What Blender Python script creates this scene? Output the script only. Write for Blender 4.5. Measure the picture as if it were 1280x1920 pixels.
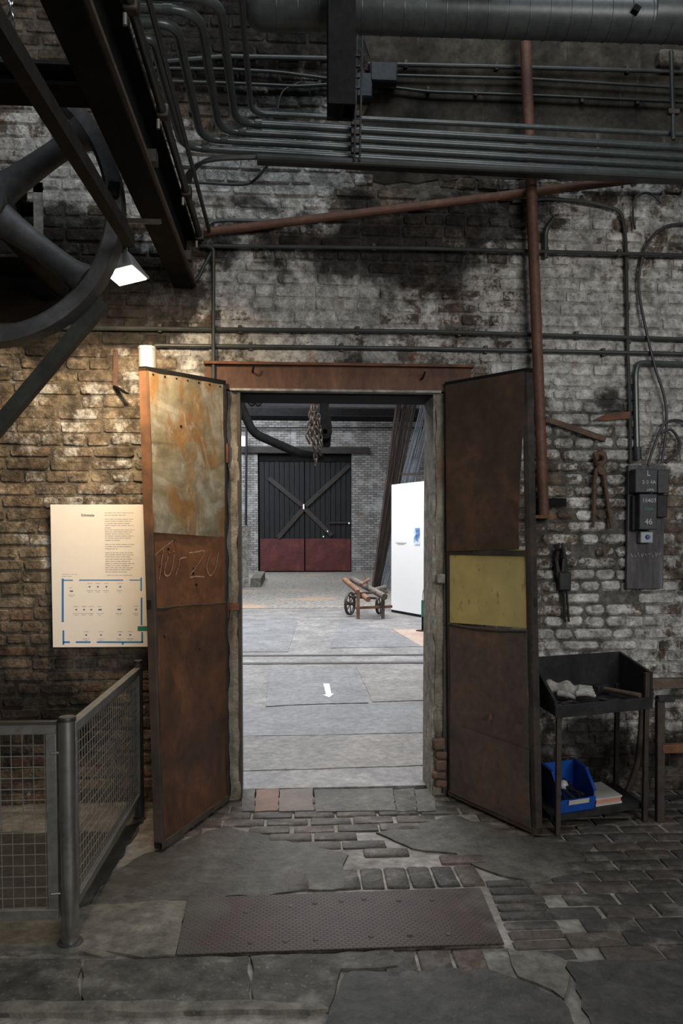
import bpy, bmesh, math, random
from mathutils import Vector, Matrix, noise as mnoise

random.seed(7)
for o in list(bpy.data.objects):
    bpy.data.objects.remove(o, do_unlink=True)
SC = bpy.context.scene
COL = SC.collection
V = Vector

# ------------------------------------------------------------------ camera
FPX = 1500.0                      # focal length in pixels of the 1280x1920 frame
CAMH, CAMD = 1.70, 5.10
YAW, PITCH = math.radians(3.8), math.radians(-2.5)
CY = 1000 + FPX * math.tan(-PITCH)          # principal point row (horizon at row 1000)
CAM = V((0, -CAMD, CAMH))
cd = bpy.data.cameras.new('camera')
cam = bpy.data.objects.new('camera', cd); COL.objects.link(cam)
cam.location = CAM
cam.rotation_euler = (math.pi / 2 + PITCH, 0, -YAW)
cd.sensor_width = 36; cd.sensor_fit = 'AUTO'; cd.lens = FPX / 1920 * 36
cd.shift_y = (CY - 960) / 1920
cd.clip_start = 0.05; cd.clip_end = 200
SC.camera = cam

# ------------------------------------------------------------------ world, lights, exposure
w = bpy.data.worlds.new('world'); SC.world = w; w.use_nodes = True
bg = w.node_tree.nodes['Background']
bg.inputs[0].default_value = (0.62, 0.72, 0.85, 1); bg.inputs[1].default_value = 0.10

def area(name, loc, target, sx, sy, watts, col, spread=180):
    d = bpy.data.lights.new(name, 'AREA'); d.shape = 'RECTANGLE'; d.size = sx; d.size_y = sy
    d.energy = watts; d.color = col; d.spread = math.radians(spread)
    o = bpy.data.objects.new(name, d); COL.objects.link(o); o.location = loc
    o.rotation_euler = (V(target) - V(loc)).to_track_quat('-Z', 'Y').to_euler()
    return o
area('hall_window_light', (3.4, -10.6, 3.6), (1.6, 0, 1.9), 5.0, 2.6, 440, (1.0, 0.98, 0.95))
area('hall_skylight', (0.9, -2.7, 7.4), (0.9, -2.7, 0), 4.0, 1.8, 150, (0.84, 0.93, 1.0))
area('far_hall_skylight', (0.2, 9.6, 7.9), (0.2, 9.6, 0), 8.0, 9.0, 2600, (0.96, 0.97, 1.0))
area('far_hall_back_skylight', (-3.0, 25.0, 7.9), (-3.0, 25.0, 0), 7.0, 5.0, 1100, (0.88, 0.94, 1.0))

SC.view_settings.view_transform = 'Standard'
SC.view_settings.look = 'None'
SC.view_settings.exposure = 0.0
SC.view_settings.gamma = 1.0
SC.view_settings.use_curve_mapping = False

# ------------------------------------------------------------------ pixel -> world
_f = V((math.sin(YAW) * math.cos(PITCH), math.cos(YAW) * math.cos(PITCH), math.sin(PITCH)))
_r = V((math.cos(YAW), -math.sin(YAW), 0))
_u = _r.cross(_f)
def ray(px, py):
    return _f + _r * ((px - 640) / FPX) - _u * ((py - CY) / FPX)
def W(px, py, y=0.0):             # on a plane parallel to the doorway wall
    d = ray(px, py); return CAM + d * ((y - CAM.y) / d.y)
def F(px, py, z=0.0):             # on a level plane
    d = ray(px, py); return CAM + d * ((z - CAM.z) / d.z)
def proj(p):
    q = V(p) - CAM; z = q.dot(_f)
    return (640 + FPX * q.dot(_r) / z, CY - FPX * q.dot(_u) / z)

# ------------------------------------------------------------------ mesh builder
ORG = {}
class MB:
    def __init__(s): s.v = []; s.f = []
    def add(s, vs, fs):
        n = len(s.v); s.v += [V(p) for p in vs]; s.f += [tuple(i + n for i in q) for q in fs]; return s
    def hexa(s, p):               # p: 4 bottom ring, 4 top ring
        return s.add(p, [(3, 2, 1, 0), (4, 5, 6, 7), (0, 1, 5, 4), (1, 2, 6, 5), (2, 3, 7, 6), (3, 0, 4, 7)])
    def box(s, c, d, R=None):
        c = V(c); x, y, z = d[0] / 2, d[1] / 2, d[2] / 2
        p = [V(q) for q in ((-x, -y, -z), (x, -y, -z), (x, y, -z), (-x, y, -z), (-x, -y, z), (x, -y, z), (x, y, z), (-x, y, z))]
        if R is not None: p = [R @ q for q in p]
        return s.hexa([c + q for q in p])
    def span(s, a, b):            # axis-aligned box between two corners
        a, b = V(a), V(b)
        return s.box((a + b) / 2, [abs(b[i] - a[i]) for i in range(3)])
    def bar(s, a, b, w_, h_, up=(0, 0, 1)):
        a, b = V(a), V(b); t = (b - a).normalized(); up = V(up)
        sd = t.cross(up)
        if sd.length < 1e-4: sd = t.cross(V((1, 0, 0)))
        sd.normalize(); u2 = sd.cross(t)
        o = [-sd * w_ / 2 - u2 * h_ / 2, sd * w_ / 2 - u2 * h_ / 2, sd * w_ / 2 + u2 * h_ / 2, -sd * w_ / 2 + u2 * h_ / 2]
        return s.hexa([a + q for q in o] + [b + q for q in o])
    def tube(s, pts, r, n=10, closed=False):
        pts = [V(p) for p in pts]; m = len(pts)
        rr = r if isinstance(r, (list, tuple)) else [r] * m
        T = []
        for i in range(m):
            a = pts[i - 1] if (i > 0 or closed) else pts[i]
            b = pts[(i + 1) % m] if (i < m - 1 or closed) else pts[i]
            T.append((b - a).normalized())
        nx = T[0].orthogonal().normalized(); base = len(s.v); rings = []
        for i in range(m):
            nx = nx - T[i] * nx.dot(T[i])
            nx = nx.normalized() if nx.length > 1e-6 else T[i].orthogonal().normalized()
            by = T[i].cross(nx); ring = []
            for k in range(n):
                a = 2 * math.pi * k / n
                s.v.append(pts[i] + (nx * math.cos(a) + by * math.sin(a)) * rr[i]); ring.append(len(s.v) - 1)
            rings.append(ring)
        for i in range(m if closed else m - 1):
            A, B = rings[i], rings[(i + 1) % m]
            for k in range(n): s.f.append((A[k], A[(k + 1) % n], B[(k + 1) % n], B[k]))
        if not closed:
            s.f.append(tuple(reversed(rings[0]))); s.f.append(tuple(rings[-1]))
        return s
    def cyl(s, a, b, r, n=14): return s.tube([a, b], r, n)
    def prism(s, poly, vec):
        m = len(poly); vec = V(vec); p = [V(q) for q in poly]
        return s.add(p + [q + vec for q in p], [tuple(range(m - 1, -1, -1)), tuple(range(m, 2 * m))] +
                     [(i, (i + 1) % m, (i + 1) % m + m, i + m) for i in range(m)])
    def ring(s, c, prof, ax, n=64):   # revolve profile [(r, h)] (closed loop) about axis ax through c
        ax = V(ax).normalized(); e1 = ax.orthogonal().normalized(); e2 = ax.cross(e1); c = V(c)
        b = len(s.v); m = len(prof)
        for k in range(n):
            a = 2 * math.pi * k / n; d = e1 * math.cos(a) + e2 * math.sin(a)
            for (r, h) in prof: s.v.append(c + d * r + ax * h)
        for k in range(n):
            for j in range(m):
                k2 = (k + 1) % n; j2 = (j + 1) % m
                s.f.append((b + k * m + j, b + k2 * m + j, b + k2 * m + j2, b + k * m + j2))
        return s
    def sheet(s, fn, nu, nv, off):    # thin plate: fn(i/nu, j/nv) front, off = back offset vector
        off = V(off); b = len(s.v); W_ = nu + 1
        for k in (0, 1):
            for j in range(nv + 1):
                for i in range(nu + 1): s.v.append(fn(i / nu, j / nv) + off * k)
        M = W_ * (nv + 1)
        for j in range(nv):
            for i in range(nu):
                a = b + j * W_ + i
                s.f.append((a, a + 1, a + 1 + W_, a + W_)); s.f.append((a + M, a + W_ + M, a + 1 + W_ + M, a + 1 + M))
        for i in range(nu):
            a = b + i; s.f.append((a, a + M, a + 1 + M, a + 1)); a = b + nv * W_ + i; s.f.append((a, a + 1, a + 1 + M, a + M))
        for j in range(nv):
            a = b + j * W_; s.f.append((a, a + W_, a + W_ + M, a + M)); a = b + j * W_ + nu; s.f.append((a, a + M, a + W_ + M, a + W_))
        return s
    def build(s, name, mat, parent=None, smooth=35, bevel=0, kind=None, label=None):
        org = ORG.get(parent.name, V((0, 0, 0))) if parent else V((0, 0, 0))
        me = bpy.data.meshes.new(name)
        me.from_pydata([tuple(p - org) for p in s.v], [], s.f)
        bm = bmesh.new(); bm.from_mesh(me); bmesh.ops.recalc_face_normals(bm, faces=bm.faces); bm.to_mesh(me); bm.free()
        if smooth:
            me.shade_smooth(); me.set_sharp_from_angle(angle=math.radians(smooth))
        me.materials.append(mat)
        o = bpy.data.objects.new(name, me); COL.objects.link(o)
        if parent: o.parent = parent; ORG[o.name] = org
        if bevel:
            m = o.modifiers.new('bevel', 'BEVEL'); m.width = bevel; m.segments = 2; m.limit_method = 'ANGLE'
        if kind: o['kind'] = kind
        if label: o['label'] = label
        return o
def B(): return MB()
def tag(o, label, cat, group=None):
    o['label'] = label; o['category'] = cat
    if group: o['group'] = group
    return o
def thing(name, label, cat, loc=(0, 0, 0), group=None):
    o = bpy.data.objects.new(name, None); COL.objects.link(o); o.location = loc; o.empty_display_size = 0.1
    ORG[o.name] = V(loc); return tag(o, label, cat, group)
def struct(o): o['kind'] = 'structure'; return o
def fillet(pts, r, n=6):
    pts = [V(p) for p in pts]; out = [pts[0]]
    for i in range(1, len(pts) - 1):
        a, b, c = pts[i - 1], pts[i], pts[i + 1]
        d1 = (a - b); d2 = (c - b); t = min(r, d1.length * .49, d2.length * .49)
        p, q = b + d1.normalized() * t, b + d2.normalized() * t
        for k in range(n + 1):
            s = k / n; out.append(p * (1 - s) ** 2 + b * 2 * s * (1 - s) + q * s * s)
    out.append(pts[-1]); return out
def spline(pts, n=8):
    pts = [V(p) for p in pts]; P = [pts[0]] + pts + [pts[-1]]; out = []
    for i in range(1, len(P) - 2):
        for k in range(n):
            t = k / n; a, b, c, d = P[i - 1:i + 3]
            out.append(.5 * ((2 * b) + (c - a) * t + (2 * a - 5 * b + 4 * c - d) * t * t + (3 * b - a - 3 * c + d) * t ** 3))
    out.append(pts[-1]); return out
def jit(a): return random.uniform(-a, a)

# ------------------------------------------------------------------ material helper
class NT:
    def __init__(s, name):
        s.m = bpy.data.materials.new(name); s.m.use_nodes = True
        s.t = s.m.node_tree; s.b = s.t.nodes['Principled BSDF']
    def n(s, t): return s.t.nodes.new(t)
    def put(s, sock, v):
        if hasattr(v, 'is_output'): s.t.links.new(v, sock)
        elif isinstance(v, (tuple, list, Vector)):
            v = tuple(v); sock.default_value = v + (1,) if len(sock.default_value) == 4 and len(v) == 3 else v
        else: sock.default_value = v
    def pos(s): return s.n('ShaderNodeNewGeometry').outputs['Position']
    def obj(s): return s.n('ShaderNodeTexCoord').outputs['Object']
    def math(s, op, a, b=0.0, clamp=False):
        x = s.n('ShaderNodeMath'); x.operation = op; x.use_clamp = clamp; s.put(x.inputs[0], a); s.put(x.inputs[1], b); return x.outputs[0]
    def vmath(s, op, a, b=(0, 0, 0)):
        x = s.n('ShaderNodeVectorMath'); x.operation = op; s.put(x.inputs[0], a); s.put(x.inputs[1], b)
        return x.outputs['Value'] if op in ('LENGTH', 'DOT_PRODUCT') else x.outputs[0]
    def noise(s, vec, scale, detail=4, rough=.55, dist=0.0, col=False):
        x = s.n('ShaderNodeTexNoise'); s.put(x.inputs['Vector'], vec); x.inputs['Scale'].default_value = scale
        x.inputs['Detail'].default_value = detail; x.inputs['Roughness'].default_value = rough; x.inputs['Distortion'].default_value = dist
        return x.outputs[1 if col else 0]
    def step(s, v, a, b):         # smooth 0..1 between a and b
        x = s.n('ShaderNodeMapRange'); x.interpolation_type = 'SMOOTHSTEP'; s.put(x.inputs[0], v); s.put(x.inputs[1], a); s.put(x.inputs[2], b); return x.outputs[0]
    def mix(s, f, a, b):
        x = s.n('ShaderNodeMix'); x.data_type = 'RGBA'; s.put(x.inputs[0], f); s.put(x.inputs[6], a); s.put(x.inputs[7], b); return x.outputs[2]
    def ramp(s, f, stops):
        x = s.n('ShaderNodeValToRGB'); s.put(x.inputs[0], f); e = x.color_ramp.elements
        while len(e) < len(stops): e.new(.5)
        for k, (p, c) in enumerate(stops): e[k].position = p; e[k].color = tuple(c) + (1,)
        return x.outputs[0]
    def blob(s, vec, c, r):       # 1 at centre -> 0 at ellipse radius (x, z)
        d = s.vmath('MULTIPLY', s.vmath('SUBTRACT', vec, (c[0], 0, c[1])), (1 / r[0], 0, 1 / r[1]))
        return s.math('SUBTRACT', 1.0, s.vmath('LENGTH', d), True)
    def grunge(s, c, P, scale, lo, hi, detail=8, a=.34, b=.66):
        x = s.n('ShaderNodeMapRange'); s.put(x.inputs[0], s.noise(P, scale, detail, .72)); s.put(x.inputs[1], a); s.put(x.inputs[2], b); s.put(x.inputs[3], lo); s.put(x.inputs[4], hi)
        return s.vmath('MULTIPLY', c, x.outputs[0])
    def bump(s, h, strength=.4, dist=.01):
        x = s.n('ShaderNodeBump'); x.inputs['Strength'].default_value = strength; x.inputs['Distance'].default_value = dist
        s.put(x.inputs['Height'], h); s.t.links.new(x.outputs[0], s.b.inputs['Normal'])
    def out(s, col, rough=.8, metal=0.0, spec=.4):
        s.put(s.b.inputs['Base Color'], col); s.put(s.b.inputs['Roughness'], rough); s.put(s.b.inputs['Metallic'], metal)
        s.b.inputs['Specular IOR Level'].default_value = spec; return s.m

def mottled(name, stops, scale=4, detail=6, rough=.7, metal=0., bump=.3, bscale=40, stretch=(1, 1, 1), spec=.35, dist=.6, bdist=.004, gr=.22):
    t = NT(name); p = t.vmath('MULTIPLY', t.obj(), stretch)
    f = t.noise(p, scale, detail, .6, dist); c = t.grunge(t.ramp(f, stops), p, scale * 6, 1 - gr, 1 + gr)
    if bump: t.bump(t.noise(p, bscale, 4), bump, bdist)
    return t.out(c, rough, metal, spec)
def plain(name, c, rough=.6, metal=0., var=.25, scale=9, spec=.4):
    a = tuple(x * (1 - var) for x in c); b = tuple(min(1, x * (1 + var)) for x in c)
    return mottled(name, [(.3, a), (.7, b)], scale, 5, rough, metal, .12, 60, spec=spec, gr=var * .5)

# plane-of-the-wall ellipse from pixels
def el(px, py, rx, ry):
    c = W(px, py); return (c.x, c.z), (rx / 294., ry / 294.)

def wall_material(name, mortar=False):
    t = NT(name); P = t.pos()
    warp = t.vmath('SCALE', t.vmath('SUBTRACT', t.noise(P, 1.6, 5, .6, 0, True), (.5, .5, .5)))
    warp.node.inputs['Scale'].default_value = .9
    Q = t.vmath('ADD', P, warp)
    if mortar:
        rnd = t.noise(P, 6, 2)
    else:
        a = t.n('ShaderNodeAttribute'); a.attribute_name = 'rnd'
        rnd = t.math('FRACT', t.math('ADD', a.outputs['Fac'], t.n('ShaderNodeObjectInfo').outputs['Random']))
    if mortar: base = t.ramp(t.noise(P, 5, 6), [(.3, (.10, .09, .075)), (.7, (.24, .215, .18))])
    else: base = t.ramp(rnd, [(0, (.085, .065, .052)), (.25, (.15, .11, .08)), (.45, (.21, .165, .12)), (.62, (.13, .105, .09)), (.8, (.22, .115, .075)), (.9, (.26, .20, .14)), (1, (.11, .10, .095))])
    base = t.mix(t.math('MULTIPLY', t.noise(P, 30, 5), .6), base, (.12, .10, .08))
    # whitewash: where it has lasted
    wn = t.math('ADD', t.math('MULTIPLY', t.noise(P, 5.5, 9, .7, .4), .72), t.math('MULTIPLY', t.noise(P, 42, 5, .7), .28))
    big = t.noise(P, .9, 3)
    zone = t.math('MULTIPLY', t.blob(Q, *el(1130, 640, 430, 520)), .36)
    for (bx, w_) in ((el(560, 590, 420, 170), .36), (el(450, 340, 260, 130), .40), (el(130, 330, 230, 200), .30), (el(1140, 1150, 330, 420), .30), (el(190, 800, 330, 330), .13), (el(560, 190, 160, 90), .3)):
        zone = t.math('MAXIMUM', zone, t.math('MULTIPLY', t.blob(Q, *bx), w_))
    ww = t.math('ADD', t.math('ADD', wn, zone), t.math('MULTIPLY', t.math('SUBTRACT', big, .5), .25))
    ww = t.math('ADD', ww, t.math('MULTIPLY', t.math('SUBTRACT', rnd, .5), .12))
    fac = t.step(ww, .60, .70)
    tan = t.math('MULTIPLY', t.step(t.math('ADD', t.blob(Q, *el(130, 860, 420, 520)), t.math('MULTIPLY', t.noise(P, 3.5, 6, .65), .5)), .42, .8), .62)
    base = t.mix(tan, base, t.mix(t.step(t.noise(P, 7, 8, .7), .34, .68), (.075, .058, .040), (.40, .33, .23)))
    wcol = t.mix(t.noise(P, 14, 6), (.34, .33, .31), (.78, .77, .74) if not mortar else (.70, .685, .65))
    c = t.mix(t.math('MULTIPLY', fac, .92 if not mortar else .85), base, wcol)
    # red brick showing through in places
    rr = t.math('MULTIPLY', t.step(t.noise(P, 3.1, 4, .6), .66, .74), .55)
    c = t.mix(rr, c, (.24, .085, .055))
    # sooty areas; shade near the lamp, top and foot painted into the colour
    soot_shade = t.math('MULTIPLY', t.blob(Q, *el(180, 545, 210, 150)), 3.2)
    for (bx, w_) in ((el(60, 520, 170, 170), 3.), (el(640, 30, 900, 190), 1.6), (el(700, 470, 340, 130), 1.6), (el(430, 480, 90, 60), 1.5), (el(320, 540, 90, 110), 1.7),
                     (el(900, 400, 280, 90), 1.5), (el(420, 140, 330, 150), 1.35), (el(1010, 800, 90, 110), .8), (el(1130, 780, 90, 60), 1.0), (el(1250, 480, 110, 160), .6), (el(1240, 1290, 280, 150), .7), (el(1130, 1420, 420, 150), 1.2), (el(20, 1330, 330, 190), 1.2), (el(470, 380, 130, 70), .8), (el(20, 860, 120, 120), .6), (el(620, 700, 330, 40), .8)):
        soot_shade = t.math('MAXIMUM', soot_shade, t.math('MULTIPLY', t.blob(Q, *bx), w_))
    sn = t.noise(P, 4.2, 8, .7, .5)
    sf = t.step(t.math('ADD', t.math('MULTIPLY', soot_shade, .45), sn), .62, .92)
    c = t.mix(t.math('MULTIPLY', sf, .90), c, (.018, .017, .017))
    speck = t.step(t.noise(P, 60, 5, .7), .56, .66)
    c = t.mix(t.math('MULTIPLY', speck, .45), c, (.05, .045, .04))
    if mortar:
        c = t.mix(.12, c, (.07, .065, .06))
        dj = t.step(t.math('ADD', t.blob(Q, *el(1100, 1010, 190, 330)), t.math('MULTIPLY', t.noise(P, 5, 5), .3)), .3, .55)
        c = t.mix(t.math('MULTIPLY', dj, .85), c, (.085, .082, .074))
    c = t.grunge(c, P, 16, .40, 1.42); c = t.grunge(c, P, 3.0, .62, 1.3, 5)
    cr = t.step(t.noise(t.vmath('MULTIPLY', P, (1, 1, 2.2)), 9, 9, .8, 1.2), .60, .66)
    c = t.mix(t.math('MULTIPLY', cr, .6), c, (.035, .032, .03))
    t.bump(t.math('ADD', t.noise(P, 45, 6, .65), t.noise(P, 12, 4)), 1.0, .018)
    return t.out(c, .92, 0, .15)

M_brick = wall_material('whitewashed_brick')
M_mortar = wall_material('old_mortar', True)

def plaster_material():
    t = NT('sooty_plaster'); P = t.pos()
    S = t.vmath('MULTIPLY', P, (5., 1, .55))
    c = t.ramp(t.noise(P, 2.2, 8, .65), [(.3, (.014, .013, .012)), (.5, (.042, .037, .030)), (.68, (.080, .070, .055))])
    drip = t.math('MULTIPLY', t.step(t.noise(S, 2.0, 6, .65), .58, .72), t.step(t.noise(P, 1.3, 2), .45, .6))
    c = t.mix(t.math('MULTIPLY', drip, .6), c, (.30, .285, .25))
    c = t.grunge(c, P, 9, .5, 1.5)
    t.bump(t.noise(P, 25, 6), .5, .01)
    return t.out(c, .9, 0, .15)
M_plaster = plaster_material()

def floor_material(name, stops, scale=3.5, rough=.75, speck=.3, spec=.3):
    t = NT(name); P = t.pos()
    c = t.ramp(t.noise(P, scale, 8, .62, .3), stops)
    c = t.mix(t.math('MULTIPLY', t.step(t.noise(P, 55, 4), .6, .72), speck), c, (.33, .31, .28))
    c = t.mix(t.math('MULTIPLY', t.step(t.noise(P, 1.1, 4), .5, .7), .45), c, (.045, .04, .036))
    c = t.grunge(c, P, 14, .55, 1.38); c = t.grunge(c, P, 2.2, .75, 1.2, 4)
    t.bump(t.math('ADD', t.noise(P, 40, 5), t.noise(P, 9, 5)), .7, .010)
    return t.out(c, rough, 0, spec)
M_floor = floor_material('dusty_concrete_base', [(.3, (.12, .111, .097)), (.7, (.28, .26, .23))])
M_asph = floor_material('dark_screed', [(.3, (.040, .038, .034)), (.7, (.070, .067, .058))], 5, .7, .15)
M_patch = floor_material('grey_screed_patch', [(.3, (.046, .043, .036)), (.55, (.075, .070, .059)), (.75, (.14, .13, .11))], 3, .7, .2)
M_patchl = floor_material('pale_concrete_patch', [(.3, (.11, .104, .084)), (.7, (.175, .165, .135))], 6, .8, .2)
M_kerb = floor_material('worn_kerb_stone', [(.3, (.042, .040, .034)), (.55, (.080, .075, .064)), (.75, (.20, .19, .17))], 6, .8, .4)
def paver_mat():
    t = NT('floor_brick'); P = t.pos(); r = t.n('ShaderNodeObjectInfo').outputs['Random']
    c = t.ramp(r, [(0, (.040, .037, .033)), (.4, (.058, .052, .045)), (.7, (.072, .057, .047)), (.9, (.048, .045, .041)), (1, (.085, .057, .044))])
    c = t.mix(t.math('MULTIPLY', t.step(t.noise(P, 7, 6, .65), .5, .72), .55), c, (.21, .19, .165))
    c = t.grunge(c, P, 18, .55, 1.4)
    t.bump(t.math('ADD', t.noise(P, 60, 5), t.noise(P, 14, 5)), .7, .010)
    return t.out(c, .68, 0, .3)
M_paver = paver_mat()
M_ff = floor_material('far_floor_concrete', [(.3, (.14, .136, .133)), (.7, (.225, .217, .21))], 2.2, .6, .25, .35)
M_ffd = floor_material('far_floor_blue_slab', [(.3, (.125, .127, .132)), (.7, (.185, .188, .193))], 3, .55, .2, .35)
M_ffl = floor_material('far_floor_pale_slab', [(.3, (.16, .152, .141)), (.7, (.23, .218, .202))], 3, .65, .2, .35)
def gravel():
    t = NT('grey_gravel'); P = t.pos()
    x = t.n('ShaderNodeTexVoronoi'); t.put(x.inputs['Vector'], P); x.inputs['Scale'].default_value = 13
    c = t.ramp(t.noise(P, 9, 5), [(.35, (.17, .16, .145)), (.65, (.42, .40, .37))])
    c = t.mix(.5, c, t.ramp(x.outputs['Distance'], [(0, (.42, .39, .35)), (.6, (.06, .055, .05))]))
    c = t.mix(t.step(t.noise(P, .5, 2), .55, .7), c, (.33, .24, .17))
    t.bump(x.outputs['Distance'], .8, .03); return t.out(c, .9)
M_gravel = gravel()
M_rust = mottled('dark_rust', [(.3, (.055, .026, .016)), (.5, (.12, .05, .026)), (.7, (.20, .085, .038))], 6, 8, .75)
M_rustpipe = mottled('rust_pipe', [(.3, (.070, .034, .024)), (.6, (.125, .058, .038)), (.8, (.19, .105, .068))], 7, 6, .6)
M_lintel = mottled('lintel_rust', [(.28, (.055, .030, .021)), (.5, (.098, .046, .028)), (.66, (.125, .062, .036)), (.8, (.24, .12, .055))], 5, 8, .7, stretch=(1, 1, .5))
M_rustsheet = mottled('rust_brown_sheet', [(.28, (.045, .028, .019)), (.45, (.085, .042, .024)), (.62, (.15, .064, .031)), (.8, (.21, .105, .052))], 2.6, 8, .55, .15, .25, 25, spec=.4, dist=.9)
M_rustmid = mottled('rust_orange_sheet', [(.28, (.085, .042, .024)), (.5, (.15, .066, .032)), (.7, (.21, .098, .046))], 3, 8, .55, .1, .2, 25)
M_browntop = mottled('dark_brown_sheet', [(.28, (.040, .028, .020)), (.5, (.062, .040, .028)), (.60, (.090, .050, .032)), (.70, (.12, .065, .040)), (.76, (.21, .15, .085))], 2.8, 8, .5, .15, .2, 25, spec=.4, dist=.9)
M_brownlow = mottled('grey_brown_sheet', [(.28, (.066, .054, .049)), (.5, (.10, .076, .066)), (.66, (.145, .088, .060)), (.8, (.19, .145, .10))], 3.2, 8, .55, .15, .25, 25, dist=.7)
def yellow():
    t = NT('worn_yellow_paint'); p = t.obj()
    c = t.ramp(t.noise(p, 4, 7, .6), [(.3, (.31, .26, .115)), (.55, (.42, .345, .135)), (.75, (.50, .42, .18))])
    c = t.mix(t.math('MULTIPLY', t.step(t.noise(t.vmath('MULTIPLY', p, (1, 1, .35)), 26, 5, .7), .58, .68), .7), c, (.15, .11, .06))
    t.bump(t.noise(p, 40, 4), .15, .004); return t.out(c, .5, 0, .4)
M_yellow = yellow()
def galv():
    t = NT('rust_stained_galvanised_sheet'); p = t.vmath('MULTIPLY', t.obj(), (1, 1, .62))
    c = t.ramp(t.noise(t.vmath('MULTIPLY', p, (1, 1, 3.2)), 2.8, 8, .62, .8), [(.28, (.15, .125, .075)), (.45, (.27, .235, .155)), (.58, (.36, .33, .25)), (.74, (.50, .47, .39))])
    r = t.step(t.noise(p, 3.4, 7, .6, 1.0), .47, .60)
    c = t.mix(t.math('MULTIPLY', r, .88), c, t.mix(t.noise(p, 9, 5), (.22, .095, .034), (.40, .235, .09)))
    g = t.step(t.noise(p, 5.2, 8, .6, 1.6), .57, .62)
    c = t.mix(t.math('MULTIPLY', g, .6), c, (.42, .40, .35))
    c = t.grunge(c, p, 12, .7, 1.25)
    t.bump(t.noise(p, 18, 4), .15, .005); return t.out(c, .42, .35, .5)
M_galv = galv()
M_steel = mottled('dark_angle_steel', [(.3, (.030, .028, .027)), (.6, (.060, .050, .044)), (.8, (.11, .06, .04))], 6, 6, .55, .4)
M_rustedge = mottled('rust_edge_steel', [(.3, (.07, .04, .028)), (.6, (.17, .075, .035)), (.8, (.26, .13, .06))], 5, 6, .6, .2)
M_black = mottled('sooty_black_steel', [(.3, (.005, .005, .005)), (.7, (.013, .012, .012))], 6, 5, .85, 0, spec=.12)
M_beamrust = mottled('beam_flange_edge', [(.3, (.045, .037, .030)), (.55, (.085, .066, .050)), (.75, (.17, .07, .04))], 5, 6, .65, .2)
M_conduit = mottled('grey_green_conduit', [(.3, (.042, .052, .052)), (.7, (.068, .080, .078))], 5, 4, .30, .15, .06, spec=.5)
M_conduitd = mottled('dark_conduit', [(.3, (.022, .025, .024)), (.7, (.045, .050, .047))], 6, 4, .45, .1, .08, spec=.5)
M_duct = mottled('galvanised_duct', [(.3, (.050, .057, .057)), (.7, (.085, .095, .095))], 4, 4, .40, .3, .05, spec=.5)
M_cable = plain('black_cable', (.020, .020, .022), .4, 0, .2, spec=.5)
M_cableg = plain('grey_cable', (.045, .038, .045), .5, 0, .2)
M_wheel = mottled('dusty_cast_iron', [(.3, (.040, .040, .042)), (.7, (.090, .090, .092))], 4, 6, .6, .2)
M_white = plain('white_plastic', (.78, .77, .72), .4, 0, .04)
M_stain = mottled('stainless_steel', [(.3, (.36, .36, .36)), (.7, (.50, .50, .49))], 3, 3, .26, .95, .03)
M_rail = mottled('grey_painted_frame', [(.3, (.13, .128, .12)), (.7, (.20, .195, .18))], 5, 4, .45, .4, .05)
M_wire = plain('galvanised_wire', (.28, .27, .24), .45, .6, .12)
M_raild = plain('dark_grey_frame', (.06, .058, .055), .45, .4, .15)
M_board = plain('cream_print_board', (.88, .82, .74), .55, 0, .02)
M_ink = plain('dark_ink', (.06, .06, .06), .6, 0, .05)
M_inkg = plain('grey_ink', (.42, .40, .37), .6, 0, .05)
M_inkb = plain('blue_ink', (.035, .20, .50), .5, 0, .05)
M_inkv = plain('navy_ink', (.08, .10, .30), .5, 0, .05)
M_inkgr = plain('green_ink', (.03, .24, .17), .5, 0, .05)
M_chalk = mottled('chalk', [(.35, (.24, .11, .055)), (.6, (.50, .33, .21))], 60, 4, .9, 0, 0)
M_chalkw = mottled('white_chalk', [(.3, (.16, .16, .17)), (.6, (.45, .45, .46))], 60, 4, .9, 0, 0)
M_chalkg = mottled('green_chalk', [(.3, (.05, .14, .10)), (.6, (.12, .28, .20))], 60, 4, .9, 0, 0)
M_slate = mottled('meter_black', [(.3, (.022, .024, .028)), (.7, (.048, .050, .056))], 9, 5, .5)
M_plank = mottled('grey_plank', [(.3, (.045, .042, .044)), (.6, (.095, .090, .095)), (.75, (.16, .155, .165))], 6, 7, .8, 0, .3, 40, (3, 1, .5))
M_jamb = None
def jamb_mat():
    t = NT('crumbling_jamb_render'); P = t.pos(); S = t.vmath('MULTIPLY', P, (1, 1, .5))
    c = t.ramp(t.noise(S, 6, 8, .68, .6), [(.28, (.045, .040, .034)), (.45, (.16, .145, .115)), (.6, (.30, .275, .225)), (.78, (.44, .41, .36))])
    c = t.mix(t.math('MULTIPLY', t.step(t.noise(S, 2.6, 5), .56, .68), .7), c, (.17, .085, .045))
    t.bump(t.noise(P, 22, 7, .7), .9, .03); return t.out(c, .9, 0, .15)
M_jamb = jamb_mat()
M_concj = floor_material('grey_reveal_concrete', [(.3, (.16, .155, .14)), (.7, (.31, .30, .275))], 7, .85, .3)
M_woodd = mottled('dark_gate_board', [(.3, (.007, .007, .008)), (.7, (.018, .018, .020))], 4, 6, .7, 0, .3, 30, (4, 1, .4))
M_woodb = mottled('brown_gate_brace', [(.3, (.026, .022, .020)), (.7, (.048, .041, .037))], 4, 6, .7)
M_redp = mottled('red_gate_plate', [(.28, (.055, .017, .017)), (.55, (.11, .026, .025)), (.8, (.16, .05, .045))], 2.2, 7, .6, 0, .1)
M_cart = mottled('weathered_orange_wood', [(.3, (.10, .050, .028)), (.6, (.20, .105, .060)), (.8, (.29, .18, .11))], 5, 6, .8)
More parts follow.
